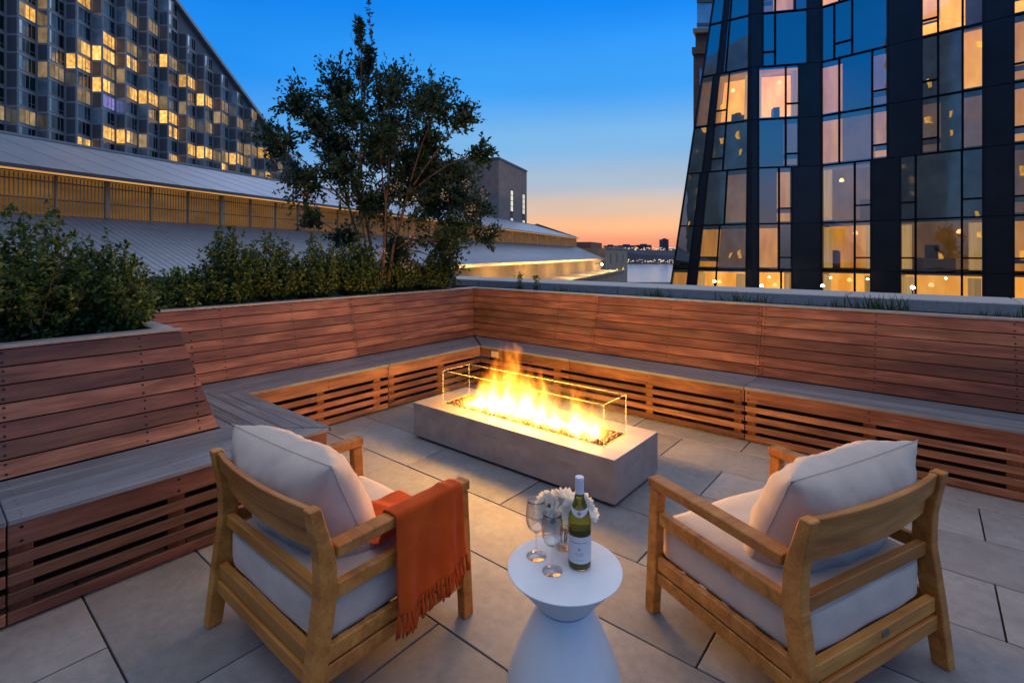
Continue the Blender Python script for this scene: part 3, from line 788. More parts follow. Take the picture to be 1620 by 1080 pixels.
# ------------------------------------------------------------------ orange throw over the arm of the left chair
def throw():
    ax, zt = -1.985 + .401, .6085      # armrest centre, top
    path = [(-.40, .447), (-.30, .452), (-.20, .456), (-.10, .462), (-.062, .478), (-.046, .53), (-.043, .585), (-.036, zt), (0, zt + .003), (.037, zt), (.043, .585), (.047, .52), (.052, .44), (.058, .36), (.066, .315), (.070, .285)]
    P = [Vector(p) for p in path]; ln = [0]
    for a, b in zip(P, P[1:]): ln.append(ln[-1] + (b - a).length)
    ns, nt = 70, 44; vs = []; fs = []; hem = []
    y0, y1 = 1.185, 1.535
    for i in range(ns + 1):
        s = ln[-1] * i / ns; k = max(j for j in range(len(ln)) if ln[j] <= s + 1e-9); k = min(k, len(ln) - 2)
        f = (s - ln[k]) / (ln[k + 1] - ln[k]); p = P[k].lerp(P[k + 1], f)
        out = max(0, (s - 0.545) / (ln[-1] - .545))       # 0 on the arm, 1 at the outer hem
        ins = max(0, (.40 - s) / .40)                     # on the seat
        for j in range(nt + 1):
            t = j / nt
            y = y0 + (y1 - y0) * t
            y += .045 * ins * (t - .3) - .02 * ins + out * (.02 * (t - .5))
            fold = .011 * math.sin(t * 11 + .8) * out + .007 * math.sin(t * 23 + s * 6) * out + .012 * math.exp(-((t - .8) / .06) ** 2) * min(1, out * 3 + .25)
            x = ax + p.x + (fold + .006 * out * math.sin(t * 5)) * (1 if p.x > 0 else 0)
            z = p.y
            if p.x < -.05: z += .010 * math.sin(t * 9 + s * 14) * .5 + .016 * math.exp(-((t - .55) / .09) ** 2) * min(1, ins * 2)
            if out > 0: z -= out * (.034 * (1 - t) - .026 * t)      # the near corner hangs lower
            if abs(p.x) < .045 and p.y > .59: z += .003 + .006 * math.exp(-((t - .8) / .06) ** 2)
            vs.append((x, y, z))
            if i == ns: hem.append(Vector((x, y, z)))
    for i in range(ns):
        for j in range(nt):
            a = i * (nt + 1) + j; fs.append((a, a + 1, a + nt + 2, a + nt + 1))
    # second face 5 mm inside so that the cloth has thickness
    me = mesh('throw_blanket', vs, fs); o = obj('throw_blanket', me, 'throw', None, Matrix.Translation((0, 0, 0)), smooth=True)
    tag(o, 'burnt orange fringed throw draped over the armchair arm', 'blanket')
    md = o.modifiers.new('thickness', 'SOLIDIFY'); md.thickness = .005; md.offset = 0
    for k in range(22):
        c = hem[min(nt, int(k / 21 * nt))]; tb = MB()
        for q in range(3):
            dx, dy = rnd.uniform(-.006, .012), rnd.uniform(-.014, .014); L = rnd.uniform(.062, .085)
            pts = [c + Vector((0, 0, .004)), c + Vector((dx * .2, dy * .2, -.02)), c + Vector((dx * .7 + .004, dy * .6, -.05)), c + Vector((dx, dy, -L))]
            tb.tube(pts, [.0065, .0048, .0066, .0035], 5)
        tb.build('tassel', 'throw', o, Matrix.Identity(4), smooth=True)
throw()

# ------------------------------------------------------------------ side table and what stands on it
TX, TY, TZ = -.985, 1.487, .50
prof = [(.0, 0), (.198, 0), (.205, .006), (.206, .05), (.202, .10), (.188, .16), (.165, .22), (.138, .28), (.113, .33), (.096, .362), (.0925, .368),
        (.0925, .372), (.097, .377), (.150, .440), (.196, .4925), (.201, .497), (.2005, .4995), (.197, .5), (0, .5)]
tb = thing('side_table', 'white hourglass shaped round side table between the armchairs', 'table', (TX, TY, 0))
o = MB().lathe(prof[:11] + [(.0, .3685)], 72, (TX, TY, 0), cap=False).build('base', 'table_white', tb, Matrix.Identity(4)); smooth_angle(o, 35)
o = MB().lathe([(0, .3705)] + prof[11:], 72, (TX, TY, 0), cap=False).build('table_top', 'table_white', tb, Matrix.Identity(4)); smooth_angle(o, 35)

def wineglass(label, x, y, sc=1.0):
    t = thing('wine_glass', label, 'wine glass', (x, y, TZ + .0008), 0, 'stemmed wine glasses on the side table')
    foot = [(0, .0), (.036, .0), (.0365, .0012), (.030, .0035), (.012, .006), (.0055, .012), (.0042, .03), (.0040, .065), (.0045, .082), (.008, .088)]
    bowl = [(.0002, .0895), (.012, .089), (.022, .095), (.031, .107), (.0365, .122), (.0385, .140), (.0375, .162), (.0345, .186), (.0315, .204)]
    inner = [(r - .0011, z + .0012) for r, z in bowl[1:]][::-1]
    MB().lathe([(r * sc, z * sc) for r, z in foot], 36, cap=False).build('stem', 'wine_glass', t, PM[t], smooth=True)
    b = MB().lathe([(r * sc, z * sc) for r, z in bowl + [(.0312, .2046)] + inner[:-1] + [(.0002, .0907)]], 40, cap=False).build('bowl', 'wine_glass', t, PM[t], smooth=True)
wineglass('empty wine glass standing farther back, nearer the flowers', -1.098, 1.472)
wineglass('empty wine glass standing in front, beside the bottle', -1.003, 1.438, .98)

def bottle(x, y):
    t = thing('wine_bottle', 'green glass white wine bottle with pale label and capsule', 'bottle', (x, y, TZ + .0008), R(30))
    outer = [(0, .004), (.022, .002), (.036, .0), (.0395, .004), (.0405, .012), (.0405, .150), (.0395, .165), (.036, .182), (.030, .200), (.0235, .218), (.0185, .234), (.0155, .250), (.0142, .268), (.0140, .30), (.0, .30)]
    MB().lathe(outer, 48, cap=False).build('body', 'bottle_glass', t, PM[t], smooth=True)
    MB().lathe([(0, .008), (.037, .008), (.0375, .02), (.0375, .132), (0, .132)], 40, cap=False).build('wine', 'wine', t, PM[t], smooth=True)
    c = MB().lathe([(.0152, .248), (.0152, .296), (.0158, .298), (.0158, .3085), (.0148, .3115), (0, .312)], 40, cap=False).build('capsule', 'capsule_white', t, PM[t]); smooth_angle(c, 50)
    def wrap(z0, z1, a0, a1, r, n=28, shape=None):
        b = MB(); vs = []; fs = []
        for i in range(n + 1):
            u = i / n; a = a0 + (a1 - a0) * u - math.pi / 2
            lo, hi = (z0, z1) if shape is None else shape(u)
            for z in (lo, hi):
                rr = r(z) if callable(r) else r; vs.append((rr * math.cos(a), rr * math.sin(a), z))
        for i in range(n): fs.append((2 * i, 2 * i + 2, 2 * i + 3, 2 * i + 1))
        return b.add(vs, fs)
    lab = wrap(.026, .118, R(-125), R(125), .0409).build('label', 'label_paper', t, PM[t], smooth=True)
    # faint print: crest, title lines
    pr = MB()
    def dash(zc, h, a0, a1):
        w = wrap(zc - h / 2, zc + h / 2, R(a0), R(a1), .0411, 6); pr.add(w.v, w.f)
    x0 = -30
    for a in range(-44, 44, 7):
        if rnd.random() < .85: dash(.098, .0035, a, a + rnd.uniform(3, 6))
    for a in range(-24, 24, 5): dash(.062, .0028, a, a + rnd.uniform(2, 4))
    for a in range(-16, 16, 5): dash(.055, .0024, a, a + rnd.uniform(2, 4))
    for a in range(-30, 30, 5): dash(.038, .0018, a, a + rnd.uniform(2, 4))
    pr.build('print', 'label_ink', lab, PM[t])
    cr = MB(); w = wrap(0, 0, R(-7), R(7), .0411, 10, lambda u: (.076 - .006 * math.sin(math.pi * u), .076 + .006 * math.sin(math.pi * u))); cr.add(w.v, w.f); cr.build('crest', 'label_gold', lab, PM[t])
    def rneck(z):
        for (r0, z0), (r1, z1) in zip(outer[5:], outer[6:]):
            if z0 <= z <= z1: return r0 + (r1 - r0) * (z - z0) / (z1 - z0) + .0006
        return .03
    nk = wrap(0, 0, R(-85), R(85), rneck, 30, lambda u: (.200 - .016 * math.cos((u - .5) * math.pi) ** 2, .209 - .004 * math.cos((u - .5) * math.pi) ** 2)).build('neck_label', 'label_paper', t, PM[t], smooth=True)
    MB().add(*(lambda w: (w.v, w.f))(wrap(0, 0, R(-14), R(14), lambda z: rneck(z) + .0004, 8, lambda u: (.196 - .006 * math.sin(math.pi * u), .196 + .006 * math.sin(math.pi * u))))).build('crest', 'label_ink', nk, PM[t])
bottle(-.948, 1.527)

def bouquet(x, y):
    v = thing('vase', 'small clear glass vase holding white flowers', 'vase', (x, y, TZ + .0008))
    pf = [(0, .0), (.030, .0), (.034, .004), (.036, .04), (.034, .075), (.037, .088)]
    MB().lathe(pf + [(.0355, .088), (.0325, .075), (.0342, .04), (.030, .008), (0, .008)], 36, cap=False).build('glass', 'wine_glass', v, PM[v], smooth=True)
    MB().lathe([(0, .0085), (.0335, .0085), (.0338, .05), (0, .05)], 30, cap=False).build('water', 'wine_glass', v, PM[v], smooth=True)
    t = thing('flower_bouquet', 'bunch of white anemones with dark centres behind the bottle', 'flowers', (x, y, TZ + .012))
    T = PM[t]; r2 = random.Random(4)
    fv = site(0, -1)      # they lean a little to all sides
    heads = [((-.035, -.032, .128), (-.35, -.75, .55), .050), ((.045, -.02, .120), (.55, -.5, .5), .044), ((.005, .03, .140), (.1, .3, .95), .048), ((-.06, .02, .112), (-.8, .1, .5), .042), ((.062, .04, .125), (.8, .3, .55), .045), ((-.005, -.05, .098), (-.1, -.9, .25), .040), ((.03, .07, .115), (.3, .9, .4), .042)]
    for (hx, hy, hz), nd, rad in heads:
        rad *= 1.22; c = Vector((hx * 1.1, hy * 1.1, hz + .008)); nd = Vector(nd).normalized(); a = nd.orthogonal().normalized(); b = nd.cross(a)
        ptl = MB()
        for ring, (np_, rr, lift) in enumerate(((7, 1.0, .25), (6, .80, .55))):
            for k in range(np_):
                an = 2 * math.pi * (k + ring * .5) / np_ + r2.uniform(-.1, .1); d = a * math.cos(an) + b * math.sin(an); sd = nd.cross(d)
                vs = []; fs = []; R_ = rad * rr * r2.uniform(.9, 1.1)
                for i in range(6):
                    q = i / 5; wdt = R_ * .46 * math.sin(math.pi * (.12 + .80 * q)) ** .8
                    for j in (-1, -.35, .35, 1):
                        h = lift * R_ * q * q + .18 * R_ * (abs(j) ** 2) * q + r2.uniform(-.012, .012) * R_ * 3 * q
                        vs.append(c + d * (R_ * (.08 + q * (1 - .07 * abs(j)))) + sd * (wdt * j) + nd * h)
                for i in range(5):
                    for j in range(3): fs.append((i * 4 + j, i * 4 + j + 1, i * 4 + j + 5, i * 4 + j + 4))
                ptl.add(vs, fs)
        fo = ptl.build('flower', 'white_petal', t, T, smooth=True)
        e = MB(); e.tube([c, c + nd * .006, c + nd * .010], [.007, .007, .003], 8)
        for k in range(18):
            an = 2 * math.pi * k / 18; d = a * math.cos(an) + b * math.sin(an); e.tube([c + nd * .004 + d * .005, c + nd * .008 + d * r2.uniform(.010, .014)], .0009, 3)
        e.build('flower_centre', 'flower_eye', fo, T)
        MB().tube([Vector((hx * .12, hy * .12, .002)), Vector((hx * .35, hy * .35, .06)), c], .0016, 5).build('flower_stem', 'leaf_flower', t, T)
    for k in range(10):
        an = r2.uniform(0, 6.28); d = Vector((math.cos(an), math.sin(an), r2.uniform(-.2, .5))).normalized(); s = d.cross(Vector((0, 0, 1))).normalized(); c = Vector((d.x * .02, d.y * .02, r2.uniform(.075, .105))); L = r2.uniform(.035, .06)
        MB().add([c, c + d * L * .5 + s * L * .2, c + d * L, c + d * L * .5 - s * L * .2], [(0, 1, 2, 3)]).build('leaf', 'leaf_flower', t, T)
bouquet(-1.055, 1.585)

# ================================================================== PLANTS
def leaves_mesh(name, C, D, S, rng, wid=.5, fold=.25):
    """one pointed leaf (two triangles folded on the midrib) per row of C (base), D (direction), S (length)"""
    n = len(C); C = np.asarray(C); D = np.asarray(D); S = np.asarray(S)[:, None]
    D = D / np.linalg.norm(D, axis=1, keepdims=True)
    rv = rng.normal(size=(n, 3)); side = np.cross(D, rv); side /= np.linalg.norm(side, axis=1, keepdims=True) + 1e-9
    up = np.cross(side, D)
    mid = C + D * S * .45
    v = np.stack([C, mid + side * S * wid * .5 + up * S * fold * .3, C + D * S - up * S * .08, mid - side * S * wid * .5 + up * S * fold * .3], 1).reshape(-1, 3)
    me = bpy.data.meshes.new(name)
    me.vertices.add(n * 4); me.vertices.foreach_set('co', v.ravel())
    me.loops.add(n * 4); me.loops.foreach_set('vertex_index', np.arange(n * 4))
    me.polygons.add(n); me.polygons.foreach_set('loop_start', np.arange(n) * 4)
    try: me.polygons.foreach_set('loop_total', np.full(n, 4))
    except Exception: pass
    me.update(calc_edges=True); me.validate()
    return me
def unit(v): return v / (np.linalg.norm(v) + 1e-9)
def shrub(label, x, y, z0, rx, ry, hh, nst, lsz, seed, mat='leaf_hedge', group='hedge shrubs in the planters'):
    rng = np.random.default_rng(seed)
    t = thing('hedge_shrub', label, 'shrub', (x, y, z0), 0, group)
    st = MB(); C = []; D = []; S = []
    for i in range(nst):
        a = rng.uniform(0, 6.283); q = math.sqrt(rng.uniform(0, 1))
        tip = np.array([math.cos(a) * q * rx, math.sin(a) * q * ry, hh * (1 - .5 * q ** 2.2) * rng.uniform(.62, 1.12)])
        base = np.array([tip[0] * .25, tip[1] * .25, 0]); mid = base * .5 + tip * np.array([.55, .55, .5]) + rng.normal(size=3) * .02
        pts = [base, mid, tip]
        if i % 3 == 0: st.tube(pts, [.006, .004, .0015], 4)
        ntw = 9
        for k in range(ntw):
            f = .18 + .82 * (k + rng.uniform(0, 1)) / ntw
            p = (1 - f) ** 2 * base + 2 * f * (1 - f) * mid + f * f * tip
            ax = unit(unit(tip - base) * .8 + rng.normal(size=3) * .75 + np.array([0, 0, .3])); L = rng.uniform(.06, .13) * (1.15 - .5 * f)
            m = 8
            for j in range(m):
                g_ = (j + .5) / m; c = p + ax * L * g_
                dd = unit(ax * .55 + rng.normal(size=3) * .75)
                C.append(c); D.append(dd); S.append(lsz * rng.uniform(.75, 1.35))
    st.build('stem', 'bark', t, PM[t])
    obj('foliage', leaves_mesh('foliage', C, D, S, rng, .55), mat, t)
    return t
FLS = [('dense green shrub at the left picture edge, nearest the camera', -4.16, .10, .50, .40, .66), ('tall dense shrub in the near planter, second from the left edge', -4.22, .50, .42, .40, .76),
       ('green shrub at the end of the near planter above the cap corner', -4.18, .86, .34, .27, .60), ('shrub at the back of the near planter', -4.95, .25, .45, .45, .62), ('shrub at the back end of the near planter', -4.85, .75, .40, .36, .46), ('shrub just beyond the left picture edge in the near planter', -4.15, -.40, .45, .45, .62)]
for i, (lb, x, y_, rx, ry, hh) in enumerate(FLS): shrub(lb, x, y_, 1.0, rx, ry, hh * 1.12, 130, .033, 30 + i)
BLS = [('low shrub at the left end of the back hedge, beside the planter gap', 1.62, .34), ('bushy shrub in the back hedge, left of the middle of the backrest', 2.06, .62), ('spiky topped shrub in the middle of the back hedge', 2.52, .60), ('shrub in the back hedge just left of the tree', 3.0, .60), ('dark shrub in front of the small tree stems', 3.5, .60), ('low shrub right of the tree stems near the backrest corner', 4.15, .60), ('small shrub above the corner of the two backrests', 4.7, .40)]
for i, (lb, y_, hh) in enumerate(BLS): shrub(lb, -5.36 + .04 * math.sin(i * 2.1), y_, 1.0, .30, .34, hh * 1.28, 125, .036, 60 + i)

def tree():
    rng = np.random.default_rng(21)
    bx, by, dep = -5.46, 3.93, 6.5
    t = thing('small_tree', 'small multi-stemmed tree with dark leaves and faded blossom in the planter', 'tree', (bx, by, 1.0))
    rt = Vector((math.cos(YAW), math.sin(YAW), 0)); fw = Vector((-math.sin(YAW), math.cos(YAW), 0))
    # leaf masses: offset across the view axis of the street, height above the terrace, radius (metres)
    cl = [(-1.06, 3.55, .34), (-1.16, 2.95, .32), (-.50, 3.80, .36), (-.30, 4.10, .20), (-.10, 4.15, .13), (-.12, 4.40, .06), (0.0, 3.35, .50), (.50, 3.70, .36), (.85, 3.42, .36), (1.20, 3.28, .22), (.34, 2.90, .50), (-.48, 2.95, .46),
          (-.82, 2.45, .34), (.98, 2.70, .36), (-.06, 2.22, .42), (.66, 2.20, .40), (1.22, 2.22, .30), (1.40, 1.86, .20), (-.52, 1.82, .26), (.80, 1.70, .34), (.30, 1.72, .26), (.82, 1.42, .26), (.16, 4.02, .28), (-.80, 3.30, .36), (.62, 3.10, .40), (1.36, 2.85, .20), (-1.02, 2.1, .20), (.30, 2.45, .4), (-.3, 2.55, .4), (1.05, 1.95, .3), (-.22, 3.35, .36), (.16, 3.68, .30), (-.18, 2.95, .36), (.62, 2.62, .36), (1.02, 2.32, .30), (.1, 3.0, .36)]
    br = MB(); C = []; D = []; S = []; tips = []
    ns = 7; stems = []
    for k in range(ns):
        a = 2 * math.pi * k / ns + .4; b0 = np.array([math.cos(a) * .10, math.sin(a) * .10, 0])
        stems.append((b0, np.array([math.cos(a) * .42, math.sin(a) * .36, 1.15 + .25 * rng.uniform()])))
        p0, p2 = stems[-1]; m = p0 * .6 + p2 * .4 + np.array([0, 0, .12]) + rng.normal(size=3) * .03
        br.tube([p0, m * .5 + p0 * .5, m, p2], [.022, .019, .017, .012], 6)
    def bez(p0, p1, p2, f): return (1 - f) ** 2 * p0 + 2 * f * (1 - f) * p1 + f * f * p2
    for (dx, z, r) in cl:
        dy = rng.uniform(-.55, .55)
        c = np.array([rt.x * dx + fw.x * dy, rt.y * dx + fw.y * dy, z - 1.0])
        s = min(stems, key=lambda s_: np.linalg.norm((s_[1] - c)[:2]) + .4 * rng.uniform())
        p0 = s[1] if c[2] > 1.2 else s[0] * .5 + s[1] * .5
        p1 = (p0 + c) / 2 + np.array([0, 0, .16]) + rng.normal(size=3) * .05
        br.tube([bez(p0, p1, c, f) for f in (0, .25, .5, .75, 1)], [.011, .009, .0075, .006, .004], 5)
        nt = int(16 + 170 * r * r * 2.7)
        for q in range(nt):
            e = rng.normal(size=3); e = e / np.linalg.norm(e) * r * rng.uniform(.25, 1.12)
            e[2] *= 1.05; tip = c + e; f = rng.uniform(.45, 1.0); st = bez(p0, p1, c, f) * .5 + c * .5 + e * .12
            md = (st + tip) / 2 + np.array([0, 0, .03]) + rng.normal(size=3) * .03
            if q % 2 == 0: br.tube([st, md, tip], [.0035, .0026, .001], 3)
            tips.append(tip)
            nl = 15
            for j in range(nl):
                g_ = .25 + .78 * (j + .5) / nl; p = bez(st, md, tip, min(1, g_)) + rng.normal(size=3) * .012
                C.append(p); D.append(unit(unit(tip - st) * .7 + rng.normal(size=3) * .7 + np.array([0, 0, -.1]))); S.append(rng.uniform(.042, .080))
    # the long shoot at the top
    sh = [np.array([rt.x * -.1, rt.y * -.1, 3.3]), np.array([rt.x * -.13, rt.y * -.13, 3.75]), np.array([rt.x * -.17, rt.y * -.17, 4.1])]
    br.tube(sh, [.004, .003, .0015], 4)
    for j in range(70):
        p = bez(*sh, rng.uniform(0, 1)); C.append(p); D.append(unit(rng.normal(size=3) + np.array([0, 0, .5]))); S.append(rng.uniform(.04, .075))
    br.build('trunk', 'bark', t, PM[t])
    obj('crown', leaves_mesh('crown', C, D, S, rng, .48), 'leaf_tree', t)
    for (dx, z, dy) in [(-.85, 2.75, -.5), (-.75, 2.35, -.55), (-.1, 2.85, -.6), (.42, 2.98, -.6), (1.15, 2.45, -.4), (1.34, 2.35, -.3), (1.22, 2.12, -.45), (-.42, 2.42, -.6), (.35, 2.40, -.6), (.5, 1.75, -.5), (.15, 1.62, -.55), (.45, 1.45, -.4), (-.62, 2.9, -.5), (.9, 2.3, -.45), (1.38, 1.9, -.3)]:
        b = MB()
        for k in range(34):
            q = rng.normal(size=3) * np.array([.042, .042, .05]); p = Vector((rt.x * dx + fw.x * dy, rt.y * dx + fw.y * dy, z - 1.0)) + Vector(q); s = rng.uniform(.007, .014)
            n1 = Vector(rng.normal(size=3)).normalized(); n2 = n1.orthogonal().normalized() * s; n3 = n1.cross(n2)
            b.add([p + n2, p + n3, p - n2, p - n3], [(0, 1, 2, 3)])
        b.build('blossom', 'blossom_pink', t, PM[t])
tree()

def grasses():
    rng = np.random.default_rng(8); C = []; D = []; S = []
    for k in range(26):
        x = rng.uniform(-4.9, 2.6); y_ = rng.uniform(5.36, 5.62); n = rng.integers(40, 130); hgt = rng.uniform(.10, .24)
        for j in range(n):
            C.append((x + rng.normal() * .10, y_ + rng.normal() * .05, 1.0)); D.append((rng.normal() * .35, rng.normal() * .35, 1)); S.append(hgt * rng.uniform(.6, 1.2))
    me = leaves_mesh('grass', C, D, S, rng, .06, .1)
    o = obj('grass_tufts', me, 'leaf_grass', None, Matrix.Identity(4), kind='stuff'); o['label'] = 'thin green grasses growing behind the long backrest'; o['category'] = 'grass'
    for i, (x, y_, h_) in enumerate([(-4.35, 5.45, .34), (-4.1, 5.5, .30)]):
        t = thing('sapling', ['little upright plant behind the backrest corner, farther from the tree', 'little upright plant behind the backrest corner, nearer the tree'][1 - i], 'plant', (x, y_, 1.0), 0, 'small upright plants behind the corner')
        C = []; D = []; S = []
        for j in range(170):
            z = rng.uniform(.04, h_); C.append((rng.normal() * .02, rng.normal() * .02, z)); D.append((rng.normal(), rng.normal(), .6)); S.append(rng.uniform(.03, .055))
        obj('foliage', leaves_mesh('foliage', C, D, S, rng, .3), 'leaf_grass', t)
        MB().tube([(0, 0, 0), (0, 0, h_)], [.004, .002], 5).build('stem', 'bark', t, PM[t])
grasses()

# ================================================================== THE CITY
GROUND = -22.0
def S3(X, Y, z): x, y = site(X, Y); return Vector((x, y, z))
def quadbox(b, p0, p1, p2, p3, n, d):
    """a slab: quad p0..p3 with thickness d behind it (n points outwards)"""
    n = Vector(n).normalized() * d; P = [Vector(p) for p in (p0, p1, p2, p3)]
    return b.hexa([p - n for p in P], P)
b = MB(); b.add([S3(-1500, -900, GROUND), S3(1500, -900, GROUND), S3(1500, 425, GROUND), S3(-1500, 425, GROUND)], [(0, 1, 2, 3)])
struct('ground', me_of(b), 'asphalt')
b = MB(); b.add([S3(-4000, 400, GROUND - 3), S3(4000, 400, GROUND - 3), S3(4000, 1400, GROUND - 3), S3(-4000, 1400, GROUND - 3)], [(0, 1, 2, 3)])
w_ = struct('river_water', me_of(b), 'water')
b = MB(); b.add([S3(-5000, 1330, GROUND - 2.6), S3(5000, 1330, GROUND - 2.6), S3(5000, 5200, GROUND - 2.6), S3(-5000, 5200, GROUND - 2.6)], [(0, 1, 2, 3)])
struct('far_land', me_of(b), 'far_dark')
def hills():
    rng = random.Random(3); b = MB(); n = 160; vs = []; fs = []
    for i in range(n + 1):
        X = -900 + 2200 * i / n; h = GROUND + 40 + 5 * math.sin(i * .31) + 4 * mnoise.noise(Vector((i * .23, 1, 0)))
        for Y, z in ((1360, GROUND - 2.6), (1385, h * .5 - 8), (1420, h), (1700, h - 2), (1720, GROUND - 3)): vs.append(S3(X, Y, z))
    for i in range(n):
        for k in range(4): a = i * 5 + k; fs.append((a, a + 5, a + 6, a + 1))
    b.add(vs, fs); struct('far_hills', me_of(b), 'far_dark')
    lt = MB()
    for k in range(420):
        X = rng.uniform(120, 640); top = rng.random() < .5
        Y, z = (1406, GROUND + 37 + rng.uniform(-3, 5)) if top else (1350, GROUND + rng.uniform(0, 9))
        s = rng.uniform(.5, 1.3); p = S3(X, Y, z); r = S3(1, 0, 0) - S3(0, 0, 0)
        lt.hexa([p - r * s, p + r * s, p + r * s + Vector((0, .6, 0)), p - r * s + Vector((0, .6, 0))], [q + Vector((0, 0, s * 1.6)) for q in (p - r * s, p + r * s, p + r * s + Vector((0, .6, 0)), p - r * s + Vector((0, .6, 0)))])
    o = lt.build('shore_lights', 'shore_light', None, Matrix.Identity(4), kind='stuff'); o['label'] = 'specks of warm light along the far river shore'; o['category'] = 'lights'
    for i, (X, wd, h_, lb) in enumerate([(440, 18, 66, 'slim high-rise on the far shore beside the dark tower'), (330, 44, 49, 'broad low block on the far ridge above the river'), (380, 40, 50, 'flat block on the far ridge, right of the broad one'), (284, 34, 48, 'small block on the far ridge near the tan building')]):
        t = thing('far_building', lb, 'building', S3(X, 1440, GROUND), 0, 'buildings on the far shore')
        bb = MB(); p = [site(X + dx, 1440 + dy) for dx, dy in ((-wd / 2, 0), (wd / 2, 0), (wd / 2, 30), (-wd / 2, 30))]; bb.prism(p, GROUND, GROUND + h_); bb.build('walls', 'far_dark', t, Matrix.Identity(4))
        rr = MB(); rr.prism([site(X + dx, 1440 + dy) for dx, dy in ((-wd / 5, 4), (wd / 5, 4), (wd / 5, 20), (-wd / 5, 20))], GROUND + h_, GROUND + h_ + 3); rr.build('roof_house', 'far_dark', t, Matrix.Identity(4))
hills()

# ------------------------------------------------------------------ long industrial shed on the left
DX, DY = .353, .936                    # its long axis in city coordinates
def SH(s, n, z):                       # s along the axis, n distance of the wall line from the terrace
    return S3(DX * s - DY * n, DY * s + DX * n, z)
def shed():
    s0, s1 = -20.0, 143.0
    t = thing('industrial_shed', 'long low shed with metal roofs and glowing slatted clerestory', 'building', SH(60, 36, GROUND))
    I = Matrix.Identity(4)
    # upper roof with standing seams, its ridge cap and far side
    NR, ZR, NG, ZG = 46, 10.1, 33.4, 6.05
    b = MB(); b.add([SH(s0, NG, ZG + .25), SH(s1, NG, ZG + .25), SH(s1, NR, ZR), SH(s0, NR, ZR)], [(0, 1, 2, 3)]); b.add([SH(s0, NR, ZR), SH(s1, NR, ZR), SH(s1, 60, ZG), SH(s0, 60, ZG)], [(0, 1, 2, 3)])
    up = b.build('upper_roof', 'seam_roof', t, I)
    sm = MB(); s = s0
    while s < s1:
        sm.bar(SH(s, NG, ZG + .28), SH(s, NR, ZR + .03), .014, .015); s += 2.6
    sm.build('standing_seams', 'seam_roof', up, I, kind='stuff')
    rc = MB(); rc.bar(SH(s0, NR, ZR + .05), SH(s1, NR, ZR + .05), .18, .5); rc.build('ridge_cap', 'cap_metal', up, I)
    MB().bar(SH(s0, NG - .05, ZG + .12), SH(s1, NG - .05, ZG + .12), .26, .24).build('gutter', 'plate_metal', t, I)
    MB().bar(SH(s0, NG - .19, ZG - .03), SH(s1, NG - .19, ZG - .03), .09, .08).build('light_strip', 'light_strip', t, I)
    # clerestory: glowing wall, posts and fins in front
    ZB = 3.8
    b = MB(); b.add([SH(s0, 34.3, ZB - .2), SH(s1, 34.3, ZB - .2), SH(s1, 34.3, ZG), SH(s0, 34.3, ZG)], [(0, 1, 2, 3)]); b.build('clerestory', 'clerestory_glow', t, I)
    f = MB(); s = s0
    while s < s1:
        f.bar(SH(s, 33.95, ZB), SH(s, 33.95, ZG - .1), .05, .028, up=SH(1, 0, 0) - SH(0, 0, 0)); s += .19
    f.build('fins', 'tan_wall', t, I, kind='stuff')
    s = s0 + 1.0; k = 0
    while s < s1:
        MB().bar(SH(s, 33.98, ZB), SH(s, 33.98, ZG), .10 if k % 3 else .26, .16, up=SH(1, 0, 0) - SH(0, 0, 0)).build('mullion_post', 'tan_wall', t, I); s += 2.6; k += 1
    for z in (ZB + .85, ZG - .42): MB().bar(SH(s0, 34.05, z), SH(s1, 34.05, z), .06, .05).build('rail', 'brown_brick', t, I)
    # lower roof
    NE, ZE = 26.0, .37
    b = MB(); b.add([SH(s0, NE, ZE), SH(s1, NE, ZE), SH(s1, 34.2, ZB), SH(s0, 34.2, ZB)], [(0, 1, 2, 3)]); lo = b.build('lower_roof', 'seam_roof', t, I)
    sm = MB(); s = s0
    while s < s1:
        sm.bar(SH(s, NE, ZE + .03), SH(s, 34.1, ZB + .02), .015, .02); s += .42
    sm.build('standing_seams', 'seam_roof', lo, I, kind='stuff')
    MB().bar(SH(s0, NE - .1, ZE - .15), SH(s1, NE - .1, ZE - .15), .4, .3).build('eaves_fascia', 'plate_metal', t, I)
    b = MB(); b.hexa([SH(s0, NE + .6, GROUND), SH(s1, NE + .6, GROUND), SH(s1, 58, GROUND), SH(s0, 58, GROUND)], [SH(s0, NE + .6, ZE - .3), SH(s1, NE + .6, ZE - .3), SH(s1, 58, ZE - .3), SH(s0, 58, ZE - .3)]); b.build('wall', 'tan_wall', t, I)
    # brick gable at the river end
    b = MB(); pr = [(26.0, -.2), (34.1, ZB + .2), (34.1, ZG + .6), (46, ZR + .6), (60, ZG), (60, -.2)]
    vs = [SH(s1, n, z) for n, z in pr] + [SH(s1 + .8, n, z) for n, z in pr]; k = len(pr)
    b.add(vs, [tuple(range(k)), tuple(range(k, 2 * k))[::-1]] + [(i, i + k, (i + 1) % k + k, (i + 1) % k) for i in range(k)]); b.build('gable', 'brown_brick', t, I)
shed()
